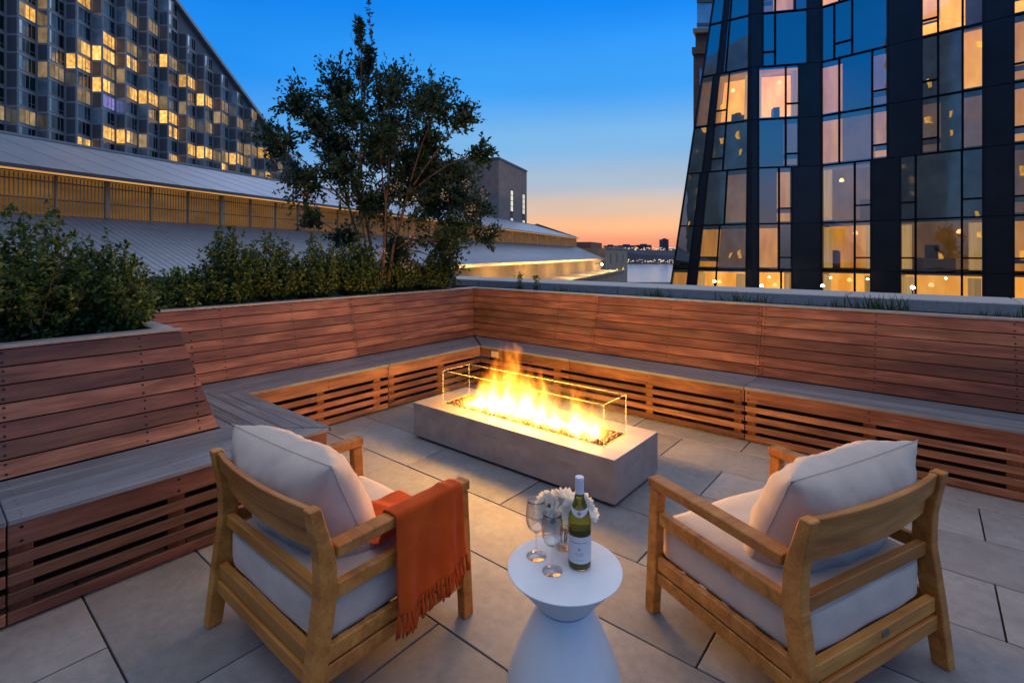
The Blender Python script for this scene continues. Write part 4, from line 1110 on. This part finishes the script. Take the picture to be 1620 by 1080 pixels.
# lower tan annex in front of the shed, lit by a street-side lamp and a row of added lights
def annex():
    t = thing('tan_annex', 'low tan wall and roof glowing under a street lamp below the shed', 'building', SH(120, 22, GROUND)); I = Matrix.Identity(4)
    b = MB(); b.hexa([SH(30, 19.5, GROUND), SH(137, 19.5, GROUND), SH(137, 25.4, GROUND), SH(30, 25.4, GROUND)], [SH(30, 19.5, -2.9), SH(137, 19.5, -2.9), SH(137, 25.4, -2.6), SH(30, 25.4, -2.6)]); b.build('walls', 'tan_wall', t, I)
    b = MB(); b.bar(SH(30, 19.4, -2.75), SH(137, 19.4, -2.75), .5, .3); b.build('parapet', 'tan_wall', t, I)
    lp = thing('wall_lamp', 'glowing street lamp under the eaves of the shed', 'lamp', SH(132, 25.0, -1.2))
    MB().bar(SH(132, 26.4, -1.0), SH(132, 24.6, -.75), .12, .12).build('arm', 'lamp_metal', lp, I)
    bm = bmesh.new(); bmesh.ops.create_uvsphere(bm, u_segments=12, v_segments=8, radius=.26); me = bpy.data.meshes.new('globe'); bm.to_mesh(me); bm.free()
    obj('globe', me, 'bulb', lp, Matrix.Translation(SH(132, 24.5, -1.1)))
    for s in (138, 132, 118, 104, 90, 76, 62):  # added row of unseen point lights that spreads the glow along the wall
        ld = bpy.data.lights.new('annex_fill_light', 'POINT'); ld.energy = 1500; ld.color = (1, .60, .20); ld.shadow_soft_size = .4
        o = bpy.data.objects.new('annex_fill_light', ld); COL.objects.link(o); place(o, lp, Matrix.Translation(SH(s, 21.4, -.9)))
annex()

def block(name, label, P, z0, z1, mat, roof=None):
    t = thing(name, label, 'building', S3(*P[0], z0)); I = Matrix.Identity(4)
    b = MB(); b.prism([site(*p) for p in P], z0, z1); b.build('walls', mat, t, I)
    return t
def grey_block():
    A = (-3.7, 140.0); B = (A[0] + DX * 24, A[1] + DY * 24); C_ = (B[0] - DY * 26, B[1] + DX * 26); D_ = (A[0] - DY * 26, A[1] + DX * 26)
    t = block('grey_block', 'plain grey windowless tower block with two tall slit windows behind the tree', [A, B, C_, D_], GROUND, 28.2, 'grey_stucco'); I = Matrix.Identity(4)
    for f in (.42, .86):
        bx_, by_ = A[0] + DX * 24 * f, A[1] + DY * 24 * f
        w = MB(); o = .06; n = (DY * o, -DX * o)
        for z0, z1 in ((14.2, 20.6), (8.5, 12.4)):
            q = [S3(bx_ + n[0] - DX * 1.15, by_ + n[1] - DY * 1.15, z0), S3(bx_ + n[0] + DX * 1.15, by_ + n[1] + DY * 1.15, z0), S3(bx_ + n[0] + DX * 1.15, by_ + n[1] + DY * 1.15, z1), S3(bx_ + n[0] - DX * 1.15, by_ + n[1] - DY * 1.15, z1)]
            pane = MB(); pane.add(q, [(0, 1, 2, 3)]); po = pane.build('window', 'slit_window', t, I)
            fr = MB(); n2 = Vector(S3(n[0], n[1], 0) - S3(0, 0, 0))
            for i in range(4): fr.bar(q[i] + n2, q[(i + 1) % 4] + n2, .28, .1, up=n2.cross(q[(i + 1) % 4] - q[i]))
            fr.bar((q[0] + q[1]) / 2 + n2, (q[2] + q[3]) / 2 + n2, .14, .08, up=q[1] - q[0])
            for z in (.25, .5, .75): fr.bar(q[0].lerp(q[3], z) + n2, q[1].lerp(q[2], z) + n2, .16, .08)
            fr.build('frame', 'lamp_metal', po, I)
        mu = MB(); mu.bar(S3(bx_ + n[0], by_ + n[1], 12.4), S3(bx_ + n[0], by_ + n[1], 14.2), 1.6, .06, up=S3(DX, DY, 0) - S3(0, 0, 0)); mu.build('spandrel', 'lamp_metal', t, I)
    cp = MB()
    for p, q in ((A, B), (D_, A)): cp.bar(S3(*p, 28.35), S3(*q, 28.35), .5, .5)
    cp.build('coping', 'tower_side', t, I)
grey_block()
def low_tan():
    A = (30.7, 165.0); B = (A[0] + DX * 52, A[1] + DY * 52); C_ = (B[0] - DY * 20, B[1] + DX * 20); D_ = (A[0] - DY * 20, A[1] + DX * 20)
    t = block('riverside_building', 'low tan flat-roofed building by the river with lit doorways', [A, B, C_, D_], GROUND, 3.6, 'tan_wall'); I = Matrix.Identity(4)
    def onwall(s, z, o=.08): return S3(A[0] + DX * s + DY * o, A[1] + DY * s - DX * o, z)
    for s in (9, 22, 38):
        for z0, z1, m in ((-9, -3.6, 'via_lit'), (-1.2, 1.6, 'tower_side')):
            w = MB(); w.add([onwall(s, z0), onwall(s + 3.2, z0), onwall(s + 3.2, z1), onwall(s, z1)], [(0, 1, 2, 3)]); po = w.build('window', m, t, I)
            fr = MB(); fr.bar(onwall(s, z1, .14), onwall(s + 3.2, z1, .14), .3, .1); fr.bar(onwall(s, z0, .14), onwall(s + 3.2, z0, .14), .3, .1); fr.build('frame', 'tan_wall', po, I)
    cp = MB(); cp.bar(onwall(0, 3.7, 0), onwall(52, 3.7, 0), .5, .5); cp.build('cornice', 'grey_stucco', t, I)
    E_ = (A[0] - DY * 20 + DX * 2, A[1] + DX * 20 + DY * 2)
    b = MB(); b.prism([site(A[0] - DY * 18 + DX * s - DY * 0, A[1] + DX * 18 + DY * s) for s in (6,)] + [site(A[0] - DY * 6 + DX * 6, A[1] + DX * 6 + DY * 6), site(A[0] - DY * 6 + DX * 26, A[1] + DX * 6 + DY * 26), site(A[0] - DY * 18 + DX * 26, A[1] + DX * 18 + DY * 26)], 3.6, 5.8); b.build('roof_house', 'brown_brick', t, I)
low_tan()

# ------------------------------------------------------------------ sloping apartment tower, far left
def slope_tower():
    vx, vy = .3734, .9277; nx, ny = .9277, -.3734          # along the street front / outwards
    X0, Y0 = (8.4 - 810) / 795 * 98, 98.0; BW = 4.5 / vy; FH_ = 3.5; ZB = 20.0
    def Q(s, n, z): return S3(X0 + vx * s + nx * n, Y0 + vy * s + ny * n, z)
    def roof_z(s): return 66.6 - (s - 30.6 / vy) * .952 * vy           # the raking roof line
    t = thing('apartment_tower', 'huge apartment building with raking roofline and zigzag window bays', 'building', Q(20, -8, GROUND)); I = Matrix.Identity(4)
    smax = (66.6 - 12) / (.952 * vy) + 30.6 / vy
    # mass behind the bays, under the raking roof
    sl = -3 * BW
    pr = [(sl, GROUND), (smax, GROUND), (smax, roof_z(smax) - .6), (sl, roof_z(sl) - .6)]
    b = MB(); b.hexa([Q(s, -.25, z) for s, z in pr], [Q(s, -16, z) for s, z in pr]); b.build('walls', 'tower_side', t, I)
    b = MB(); b.hexa([Q(sl, .9, roof_z(sl) - .5), Q(smax, .9, roof_z(smax) - .5), Q(smax, -16.5, roof_z(smax) - .5), Q(sl, -16.5, roof_z(sl) - .5)], [Q(sl, .9, roof_z(sl) + .5), Q(smax, .9, roof_z(smax) + .5), Q(smax, -16.5, roof_z(smax) + .5), Q(sl, -16.5, roof_z(sl) + .5)]); b.build('roof', 'tower_panel', t, I)
    lit = {(0, 8): 'via_lit', (2, 10): 'via_lit', (2, 7): 'via_lit', (2, 6): 'via_lit', (2, 1): 'via_lit', (3, 8): 'via_lit', (3, 7): 'via_lit', (3, 5): 'via_lit', (3, 2): 'via_lit', (3, 4): 'via_purple', (4, 7): 'via_lit', (4, 5): 'via_lit', (4, 2): 'via_lit',
           (5, 5): 'via_lit', (5, 10): 'via_dim', (6, 8): 'via_dim', (6, 4): 'via_lit', (6, 3): 'via_lit', (6, 1): 'via_lit', (7, 7): 'via_lit', (7, 4): 'via_dim', (8, 6): 'via_lit', (7, 2): 'via_lit', (8, 2): 'via_lit', (9, 2): 'via_lit', (10, 2): 'via_lit', (11, 1): 'via_lit', (9, 6): 'via_dim', (12, 3): 'via_lit', (11, 3): 'via_dim', (10, 5): 'via_dim', (9, 1): 'via_lit', (12, 1): 'via_lit', (0, 2): 'via_dim', (1, 5): 'via_dim', (2, 4): 'via_dim', (8, 4): 'via_dim'}
    sidelit = {(1, 7): 'via_dim', (1, 5): 'via_dim', (1, 9): 'via_dim', (2, 6): 'via_lit', (3, 7): 'via_lit', (3, 5): 'via_lit', (4, 2): 'via_lit', (5, 5): 'via_lit', (5, 2): 'via_dim', (4, 6): 'via_dim', (6, 8): 'via_lit', (6, 4): 'via_lit', (7, 7): 'via_lit', (7, 5): 'via_dim', (8, 6): 'via_lit', (8, 2): 'via_lit', (9, 5): 'via_dim', (10, 2): 'via_lit', (12, 3): 'via_lit', (6, 5): 'via_dim', (11, 3): 'via_dim'}
    rr = random.Random(6)
    for c in range(-1, 15):
        s0 = c * BW; A = (s0, -.2); B_ = (s0 + 1.0, 2.0); C_ = (s0 + BW, -.2)
        for k in range(0, 14):
            z0, z1 = ZB + k * FH_, ZB + (k + 1) * FH_
            if z1 > roof_z(s0 + BW * .75) - .8: break
            if z0 > 53 + max(0, c) * 2.2: break
            # the bay shell: solid triangle in plan
            bb = MB(); bb.prism([tuple(Q(*A, 0)[:2]), tuple(Q(*B_, 0)[:2]), tuple(Q(*C_, 0)[:2])], z0 + .002, z1 - .002); bay = bb.build('bay', 'tower_panel', t, I)
            def face(P0, P1, f0, f1, za, zb, off):
                p0, p1 = Vector((*P0, 0)), Vector((*P1, 0)); d = p1 - p0; n = Vector((-d.y, d.x, 0)).normalized()
                if n.y < 0: n = -n
                q = lambda f, z: Q(*(p0 + d * f + n * off)[:2], z)
                return [q(f0, za), q(f1, za), q(f1, zb), q(f0, zb)], (Q(*(n)[:2], 0) - Q(0, 0, 0))
            # front: a band of three lights
            q, n = face(B_, C_, .07, .95, z0 + .55, z1 - .22, .02)
            pm_ = lit.get((c, k), 'via_dim' if rr.random() < .10 else 'via_glass'); w = MB(); w.add(q, [(0, 1, 2, 3)])
            q2, n = face(B_, C_, .05, .97, z0 + .48, z1 - .16, .05)
            fr = MB()
            for i in range(4): fr.bar(q2[i], q2[(i + 1) % 4], .16, .10, up=n.cross(q2[(i + 1) % 4] - q2[i]))
            for f in ((.42, .73) if (c + k) % 2 else (.36, .62)): fr.bar(q2[0].lerp(q2[1], f), q2[3].lerp(q2[2], f), .11, .09, up=q2[1] - q2[0])
            if (c * 3 + k) % 3 == 0: fr.bar(q2[0].lerp(q2[3], .3).lerp(q2[1].lerp(q2[2], .3), .62), q2[1].lerp(q2[2], .3), .1, .08)
            wo = fr.build('window', 'tower_frame', bay, I)
            if pm_ != 'via_glass':
                for fa, fb in ((.07, .36), (.36, .66), (.66, .95)):
                    qa, _n = face(B_, C_, fa, fb, z0 + .55, z1 - .22, .02); wp = MB(); wp.add(qa, [(0, 1, 2, 3)])
                    wp.build('pane', pm_ if rr.random() < .85 else 'via_dim', bay, I)
            else:
                w.build('pane', pm_, bay, I)
            if pm_ == 'via_glass':
                q3, n = face(B_, C_, .58 if (c * 5 + k * 3) % 4 else .40, .95, z0 + .55, z1 - .22, .028); w2 = MB(); w2.add(q3, [(0, 1, 2, 3)]); w2.build('pane', 'via_glass_dark', bay, I)
            # narrow side light
            q, n = face(A, B_, .18, .92, z0 + .2, z1 - .2, .02)
            w = MB(); w.add(q, [(0, 1, 2, 3)]); sm_ = sidelit.get((c, k), 'via_glass' if rr.random() < .3 else 'tower_side'); w.build('side_pane', sm_, bay, I)
            ln = MB(); e, n = face(B_, C_, 0, 1, z1 - .05, z1 - .05, .03); ln.bar(e[0], e[1], .08, .06); ln.build('sill_band', 'tower_frame', bay, I)
slope_tower()

# ------------------------------------------------------------------ dark folded glass tower on the right
def glass_tower():
    I = Matrix.Identity(4)
    def kx(u): return (u - 810) / 795.0
    C3 = Vector((17.80, 29.0)); C2 = Vector((14.24, 29.8)); d1 = Vector((-1.459, 1.0)); d3 = Vector((.956, -1.0))
    t = thing('glass_tower', 'dark folded glass tower with black panels and some lit rooms', 'building', S3(18, 32, GROUND))
    FL = [-5.6, -2.45, .67, 3.39, 6.70, 9.55, 12.66, 15.80, 18.95, 22.1]
    def edge(z):                                       # the leaning left edge of the first facet
        return C2 + d1 * (2.70 - (z + .2) * .0843)
    def F1(s, z): return edge(z).lerp(C2, s)
    def F2(s, z): return C2.lerp(C3, s)
    E3 = C3 + d3 * 12.0
    def F3(s, z): return C3.lerp(E3, s)
    def V(F, s, z, n, off): p = F(s, z) + n * off; return S3(p.x, p.y, z)
    def nrm(F):
        d = F(1, 0) - F(0, 0); n = Vector((d.y, -d.x)).normalized(); return n if n.y < 0 else -n
    def rect(F, s0, s1, z0, z1, off): n = nrm(F); return [V(F, s0, z0, n, off), V(F, s1, z0, n, off), V(F, s1, z1, n, off), V(F, s0, z1, n, off)]
    def panel(F, s0, s1, z0, z1):
        n = nrm(F); b = MB(); q = rect(F, s0, s1, z0 + .015, z1 - .015, .0); p = rect(F, s0, s1, z0 + .015, z1 - .015, -.12)
        b.hexa(p, q); b.build('panel', 'black_panel', t, I)
    def glass(F, s0, s1, z0, z1, room=None):
        q = rect(F, s0, s1, z0, z1, -.05); b = MB(); b.add(q, [(0, 1, 2, 3)]); 
        n = nrm(F); n3 = S3(n.x, n.y, 0) - S3(0, 0, 0); q2 = rect(F, s0, s1, z0, z1, -.03); fr = MB()
        for i in range(4): fr.bar(q2[i], q2[(i + 1) % 4], .085, .13, up=n3.cross(q2[(i + 1) % 4] - q2[i]))
        w = fr.build('window', 'black_frame', t, I); b.build('pane', 'facade_glass', w, I)
        if room:
            dz = {'lit_bright': .10}.get(room, .25)
            r = rect(F, s0 - .004, s1 + .004, z0 + .02, z1 - dz, -.42); rb = MB(); rb.add(r, [(0, 1, 2, 3)]); rb.build('lit_room', room, w, I)  # self-glowing sheet put in for the light of the room
    rrm = random.Random(12)
    def room_box(F, s0, s1, z0, z1, m):
        """a room behind the glass: self-glowing back wall, side walls, ceiling and curtains, furniture and a lamp"""
        dp = -1.5; n = nrm(F); z0 += .15; z1 -= .15; r = MB(); q = rect(F, s0, s1, z0, z1, dp); f = rect(F, s0, s1, z0, z1, -.2)
        r.add(q, [(0, 1, 2, 3)]); bk = r.build('lit_room', m, t, I)
        sw = MB(); sw.add([f[0], q[0], q[3], f[3]], [(0, 1, 2, 3)]); sw.add([q[1], f[1], f[2], q[2]], [(0, 1, 2, 3)]); sw.add([q[3], q[2], f[2], f[3]], [(0, 1, 2, 3)]); sw.build('room_lining', {'lit_bright': 'lit_amber', 'lit_amber': 'lit_dim'}.get(m, 'lit_mauve'), bk, I)  # side walls and ceiling glow themselves in place of lamplight
        ln = s1 - s0
        for e in (0, 1):
            if rrm.random() < .7:
                a0 = s0 + .01 * ln if e == 0 else s1 - rrm.uniform(.12, .22) * ln; a1 = a0 + rrm.uniform(.10, .2) * ln
                c = MB(); g0 = 9
                for k in range(g0):
                    u0 = a0 + (a1 - a0) * k / g0; u1 = a0 + (a1 - a0) * (k + 1) / g0; o0, o1 = (-.32 - .05 * (k % 2), -.32 - .05 * ((k + 1) % 2))
                    c.add([V(F, u0, z0, n, o0), V(F, u1, z0, n, o1), V(F, u1, z1 - .1, n, o1), V(F, u0, z1 - .1, n, o0)], [(0, 1, 2, 3)])
                c.build('curtain', 'curtain_glow', bk, I)  # backlight put into the curtain as its own glow
        for k in range(rrm.randint(1, 3)):
            a0 = s0 + ln * rrm.uniform(.1, .75); a1 = a0 + ln * rrm.uniform(.1, .25); h = rrm.uniform(.4, 1.3); fb = MB()
            fb.hexa(rect(F, a0, a1, z0, z0 + h, -1.35), rect(F, a0, a1, z0, z0 + h, -.8)); fb.build('furniture', 'brown_brick', bk, I)
        a0 = s0 + ln * rrm.uniform(.25, .75); c = V(F, a0, z1 - rrm.uniform(.35, .8), n, -.8)
        lb = MB(); lb.lathe([(.0, -.10), (.10, -.09), (.13, 0), (.06, .12), (0, .13)], 12, tuple(c), cap=False); lb.build('pendant_lamp', 'bulb_soft', bk, I)
    B_, A_, D_, MV = 'lit_bright', 'lit_amber', 'lit_dim', 'lit_mauve'
    def u3(u):                                          # fraction along facet 3 for a sight line, from the plan of the tower
        k = kx(u); tt = (C3.y * k - C3.x) / (.956 + k); return tt / 12.0
    def u2(u):
        k = kx(u); d = C3 - C2; return (C2.y * k - C2.x) / (d.x - k * d.y)
    # facet 3: bays per storey  (edges, split positions, low transom on which light, rooms)
    a, b_, c_, d_, e_, f_ = u3(1300), u3(1378), u3(1424), u3(1555.5), u3(1603.5), 1.0
    g_, h_ = u3(1404), u3(1458)
    def bay(F, s0, s1, z0, z1, splits, transom, rooms, hi=.27):
        xs = [s0] + [s0 + (s1 - s0) * x for x in splits] + [s1]
        whole = rooms[0] if rooms[0] and len(set(rooms)) == 1 else None
        if whole: rooms = [None] * len(rooms)
        for i in range(len(xs) - 1):
            if i in transom:
                zt = z0 + (z1 - z0) * hi
                glass(F, xs[i], xs[i + 1], z0, zt, rooms[i]); glass(F, xs[i], xs[i + 1], zt, z1, rooms[i])
            else: glass(F, xs[i], xs[i + 1], z0, z1, rooms[i])
        if whole: room_box(F, s0, s1, z0, z1, whole)
    r3 = [(0, 0, (B_, B_), (B_, B_, B_), B_), (1, 0, (B_, B_), (B_, B_, B_), B_), (2, 0, (A_, A_), (D_, D_, D_), A_), (3, 0, (D_, D_), (None, None, None), D_),
          (4, 1, (A_, D_, A_), (MV, None, MV), A_), (5, 1, (A_, None, MV), (None, None, B_), A_), (6, 1, (None, None, None), (B_, B_, None), B_), (7, 1, (B_, None, None), (B_, B_, B_), None), (8, 1, (None, None, None), (None, None, None), None)]
    for k, ty, ra, rb, rc in r3:
        z0, z1 = FL[k], FL[k + 1]
        if ty == 0:
            bay(F3, a, b_, z0, z1, [.68], {1} if k > 1 else (), ra); panel(F3, b_, c_, z0, z1)
            bay(F3, c_, d_, z0, z1, [.20, .76], {0, 2} if k > 1 else (), rb)
        else:
            bay(F3, a, g_, z0, z1, [.28, .78] if k != 6 else [.2, .48], {2} if k < 6 else {1}, ra); panel(F3, g_, h_, z0, z1)
            bay(F3, h_, d_, z0, z1, [.28, .68], {0}, rb)
        panel(F3, d_, e_, z0, z1); bay(F3, e_, u3(1690), z0, z1, [.75], {0}, (rc, None)); panel(F3, u3(1690), 1.0, z0, z1)
        panel(F3, 0, a, z0, z1)
    r2 = [(0, 1200, 1253, [.68], (), (B_, B_)), (1, 1200, 1253, [.68], (), (B_, B_)), (2, 1200, 1253, [.62], {1}, (A_, None)), (3, 1200, 1253, [.62], {1}, (None, A_)), (4, 1200, 1264, [.68], {1}, (None, MV)), (5, 1200, 1264, [.68], {1}, (B_, B_)),
          (6, 1207, 1278, [.28], {0}, (None, None)), (7, 1207, 1278, [.28, .72], {0}, (MV, A_, None)), (8, 1207, 1278, [.28], {0}, (None, None))]
    for k, ua, ub, sp, tr, rm in r2:
        z0, z1 = FL[k], FL[k + 1]; panel(F2, 0, u2(ua), z0, z1); bay(F2, u2(ua), u2(ub), z0, z1, sp, tr, rm); panel(F2, u2(ub), 1, z0, z1)
    r1 = [(0, .33, [.4], (), (B_, B_)), (1, .33, [.4], (), (B_, B_)), (2, .33, [.4], {0}, (A_, D_)), (3, .33, [.5], (), (None, D_)), (4, .36, [.35], {0}, (None, None)), (5, .36, [.35], {0}, (B_, B_)), (6, .42, [.12], (), (None, None)), (7, .42, [.12], (), (None, None)), (8, .42, [.12], (), (None, None))]
    for k, s, sp, tr, rm in r1:
        z0, z1 = FL[k], FL[k + 1]; glass(F1, 0.0, s - .12, z0, z1, A_ if k < 2 else (D_ if k == 5 else None)); panel(F1, s - .12, s, z0, z1); bay(F1, s, .93, z0, z1, sp, tr, rm); panel(F1, .93, 1, z0, z1)
    # floor slabs, core, roof and the storeys below
    outline = lambda z, o: [edge(z) + nrm(F1) * o, C2 + (nrm(F1) + nrm(F2)).normalized() * o, C3 + (nrm(F2) + nrm(F3)).normalized() * o, E3 + nrm(F3) * o]
    back = [Vector((36, 38)), Vector((22, 52)), Vector((21, 42))]
    for z in FL: MB().prism([site(*p) for p in outline(z, -.15) + back], z - .14, z + .14).build('floor_slab', 'black_panel', t, I)
    cb = MB()
    for k in range(len(FL) - 1):
        o = outline(FL[k], -1.6); cb.prism([site(*p) for p in o + [Vector((34, 38)), Vector((22, 50)), Vector((20.5, 42))]], FL[k] + .14, FL[k + 1] - .14)
    cb.build('core', 'interior_dark', t, I)
    MB().prism([site(*p) for p in outline(-5.6, 0) + back], GROUND, FL[0] - .14).build('lower_storeys', 'black_panel', t, I)
    MB().prism([site(*p) for p in outline(FL[-1], 0) + back], FL[-1] + .14, FL[-1] + 1.2).build('roof_parapet', 'black_panel', t, I)
    # flank towards the river
    fl = MB(); z0, z1 = FL[0], FL[-1]
    p0, p1 = edge(z0), edge(z1); fl.add([S3(p0.x, p0.y, z0), S3(21, 42, z0), S3(21, 42, z1), S3(p1.x, p1.y, z1)], [(0, 1, 2, 3)]); fl.build('flank', 'black_panel', t, I)
    # lamps on the roof ledge at its foot
    names = ['glowing ledge lamp at the foot of the dark tower, leftmost', 'glowing ledge lamp at the foot of the dark tower, second from the left', 'glowing ledge lamp at the foot of the dark tower, second from the right', 'glowing ledge lamp at the foot of the dark tower, rightmost']
    bm = bmesh.new(); bmesh.ops.create_uvsphere(bm, u_segments=12, v_segments=8, radius=.075); gm = bpy.data.meshes.new('bulb'); bm.to_mesh(gm); bm.free()
    for i, (u, v) in enumerate(((1130, 445), (1205, 452), (1301, 452), (1444, 455))):
        Y = (26.5, 25.5, 24.8, 21.5)[i]; X = kx(u) * Y; z = 1.6 - (v - 402) / 795 * Y
        l = thing('ledge_lamp', names[i], 'lamp', S3(X, Y, z - .9), 0, 'ledge lamps at the foot of the dark tower')
        MB().tube([S3(X, Y, -2.2), S3(X, Y, z - .05)], .025, 8).build('post', 'lamp_metal', l, I)
        MB().lathe([(.0, -.07), (.07, -.065), (.075, -.04), (.03, -.03), (0, -.03)], 12, tuple(S3(X, Y, z)), cap=False).build('holder', 'lamp_metal', l, I)
        obj('bulb', gm, 'bulb', l, Matrix.Translation(S3(X, Y, z)))
    lg = thing('tower_ledge', 'dark flat roof ledge carrying the lamps below the glass tower', 'roof', S3(17, 26, GROUND))
    MB().prism([site(*p) for p in ((9.5, 30.5), (10.2, 25.6), (15, 23.2), (17.5, 20.6), (24, 19), (26, 22.5), (17.3, 28.6), (14, 29.3), (9.9, 32.2))], GROUND, -2.2).build('slab', 'concrete', lg, I)
glass_tower()

def brick_tower():
    """brown tower with bands of windows peeping out behind the dark glass tower"""
    Y0 = 62.0; X0 = (1097 - 810) / 795 * Y0; I = Matrix.Identity(4)
    t = thing('brick_tower', 'tall brown tower with blue windows half hidden behind the glass tower', 'building', S3(X0 + 8, Y0 + 6, GROUND))
    zs = 26.2
    def ring(o): return [site(*p) for p in ((X0 + o, Y0 + o), (X0 + 18, Y0 + o), (X0 + 24, Y0 + 14), (X0 + 8 + o, Y0 + 14))]
    MB().prism(ring(0), GROUND, zs).build('walls', 'brown_brick', t, I)
    MB().prism(ring(-.3), zs, zs + .8).build('cornice', 'brown_brick', t, I)
    MB().prism(ring(.4), zs + .8, 28.9).build('setback', 'brown_brick', t, I)
    MB().prism(ring(-.1), 28.9, 29.4).build('cornice', 'tan_wall', t, I)
    MB().prism(ring(.7), 29.4, 48).build('glass_top', 'via_glass', t, I)
    for k in range(14):
        z0 = -16 + k * 2.95
        for j in range(4):
            x0 = X0 + .75 + j * 3.4; q = [S3(x0, Y0 - .05, z0), S3(x0 + 2.7, Y0 - .05, z0), S3(x0 + 2.7, Y0 - .05, z0 + 2.0), S3(x0, Y0 - .05, z0 + 2.0)]
            if z0 + 2 > zs: continue
            w = MB(); w.add(q, [(0, 1, 2, 3)]); po = w.build('window', 'via_glass', t, I)
            fr = MB(); nn = S3(0, -.06, 0) - S3(0, 0, 0)
            for i in range(4): fr.bar(q[i] + nn, q[(i + 1) % 4] + nn, .14, .08, up=nn.cross(q[(i + 1) % 4] - q[i]))
            fr.build('frame', 'tower_frame', po, I)
    for k in range(7):
        mu = MB(); z = 30.2 + k * 2.9; mu.bar(S3(X0 + .65, Y0 + .64, z), S3(X0 + 18, Y0 + .64, z), .35, .12); mu.build('spandrel', 'tower_side', t, I)
brick_tower()

# two towers across the street behind the viewpoint; the glass facade mirrors them
def mirrored(label, X, Y, w, d, z1, fins):
    t = thing('street_tower', label, 'building', S3(X, Y, GROUND)); I = Matrix.Identity(4)
    wm = 'via_glass' if fins else 'tower_side'
    MB().prism([site(*p) for p in ((X - w / 2, Y - d / 2), (X + w / 2, Y - d / 2), (X + w / 2, Y + d / 2), (X - w / 2, Y + d / 2))], GROUND, z1).build('walls', wm, t, I)
    rr = random.Random(int(w * 10)); P = MB(); Ff = MB()
    n = int(w / 2.4)
    for f in range(int((z1 + 6) / 3.4)):
        z = -6 + f * 3.4
        for k in range(n):
            x = X - w / 2 + .6 + k * 2.4
            if rr.random() < .10:
                for yy, sg in ((Y + d / 2 + .05, 1),): P.add([S3(x, yy, z), S3(x + .8, yy, z), S3(x + .8, yy, z + 1.2), S3(x, yy, z + 1.2)], [(0, 1, 2, 3)])
    m = int(d / 2.4)
    for f in range(int((z1 + 6) / 3.4)):
        z = -6 + f * 3.4
        for k in range(m):
            y = Y - d / 2 + .6 + k * 2.4
            if rr.random() < .12: P.add([S3(X + w / 2 + .05, y, z), S3(X + w / 2 + .05, y + .8, z), S3(X + w / 2 + .05, y + .8, z + 1.2), S3(X + w / 2 + .05, y, z + 1.2)], [(0, 1, 2, 3)])
    P.build('lit_windows', 'via_lit', t, I, kind='stuff')
    if fins:
        for k in range(int(d / 2.2)): Ff.bar(S3(X + w / 2 + .2, Y - d / 2 + k * 2.2, GROUND), S3(X + w / 2 + .2, Y - d / 2 + k * 2.2, z1), .8, .8)
        for k in range(int(w / 2.2)): Ff.bar(S3(X - w / 2 + k * 2.2, Y + d / 2 + .2, GROUND), S3(X - w / 2 + k * 2.2, Y + d / 2 + .2, z1), .8, .8)
        Ff.build('fins', 'tower_frame', t, I, kind='stuff')
mirrored('pale ribbed tower seen only as a reflection in the glass facade', -46, -34, 18, 20, 44, True)
mirrored('dark tower with lit windows seen only as a reflection in the glass facade', -26, -70, 24, 18, 34, False)
mirrored('slim ribbed tower seen only as a reflection in the glass facade', -78, -8, 16, 16, 52, True)
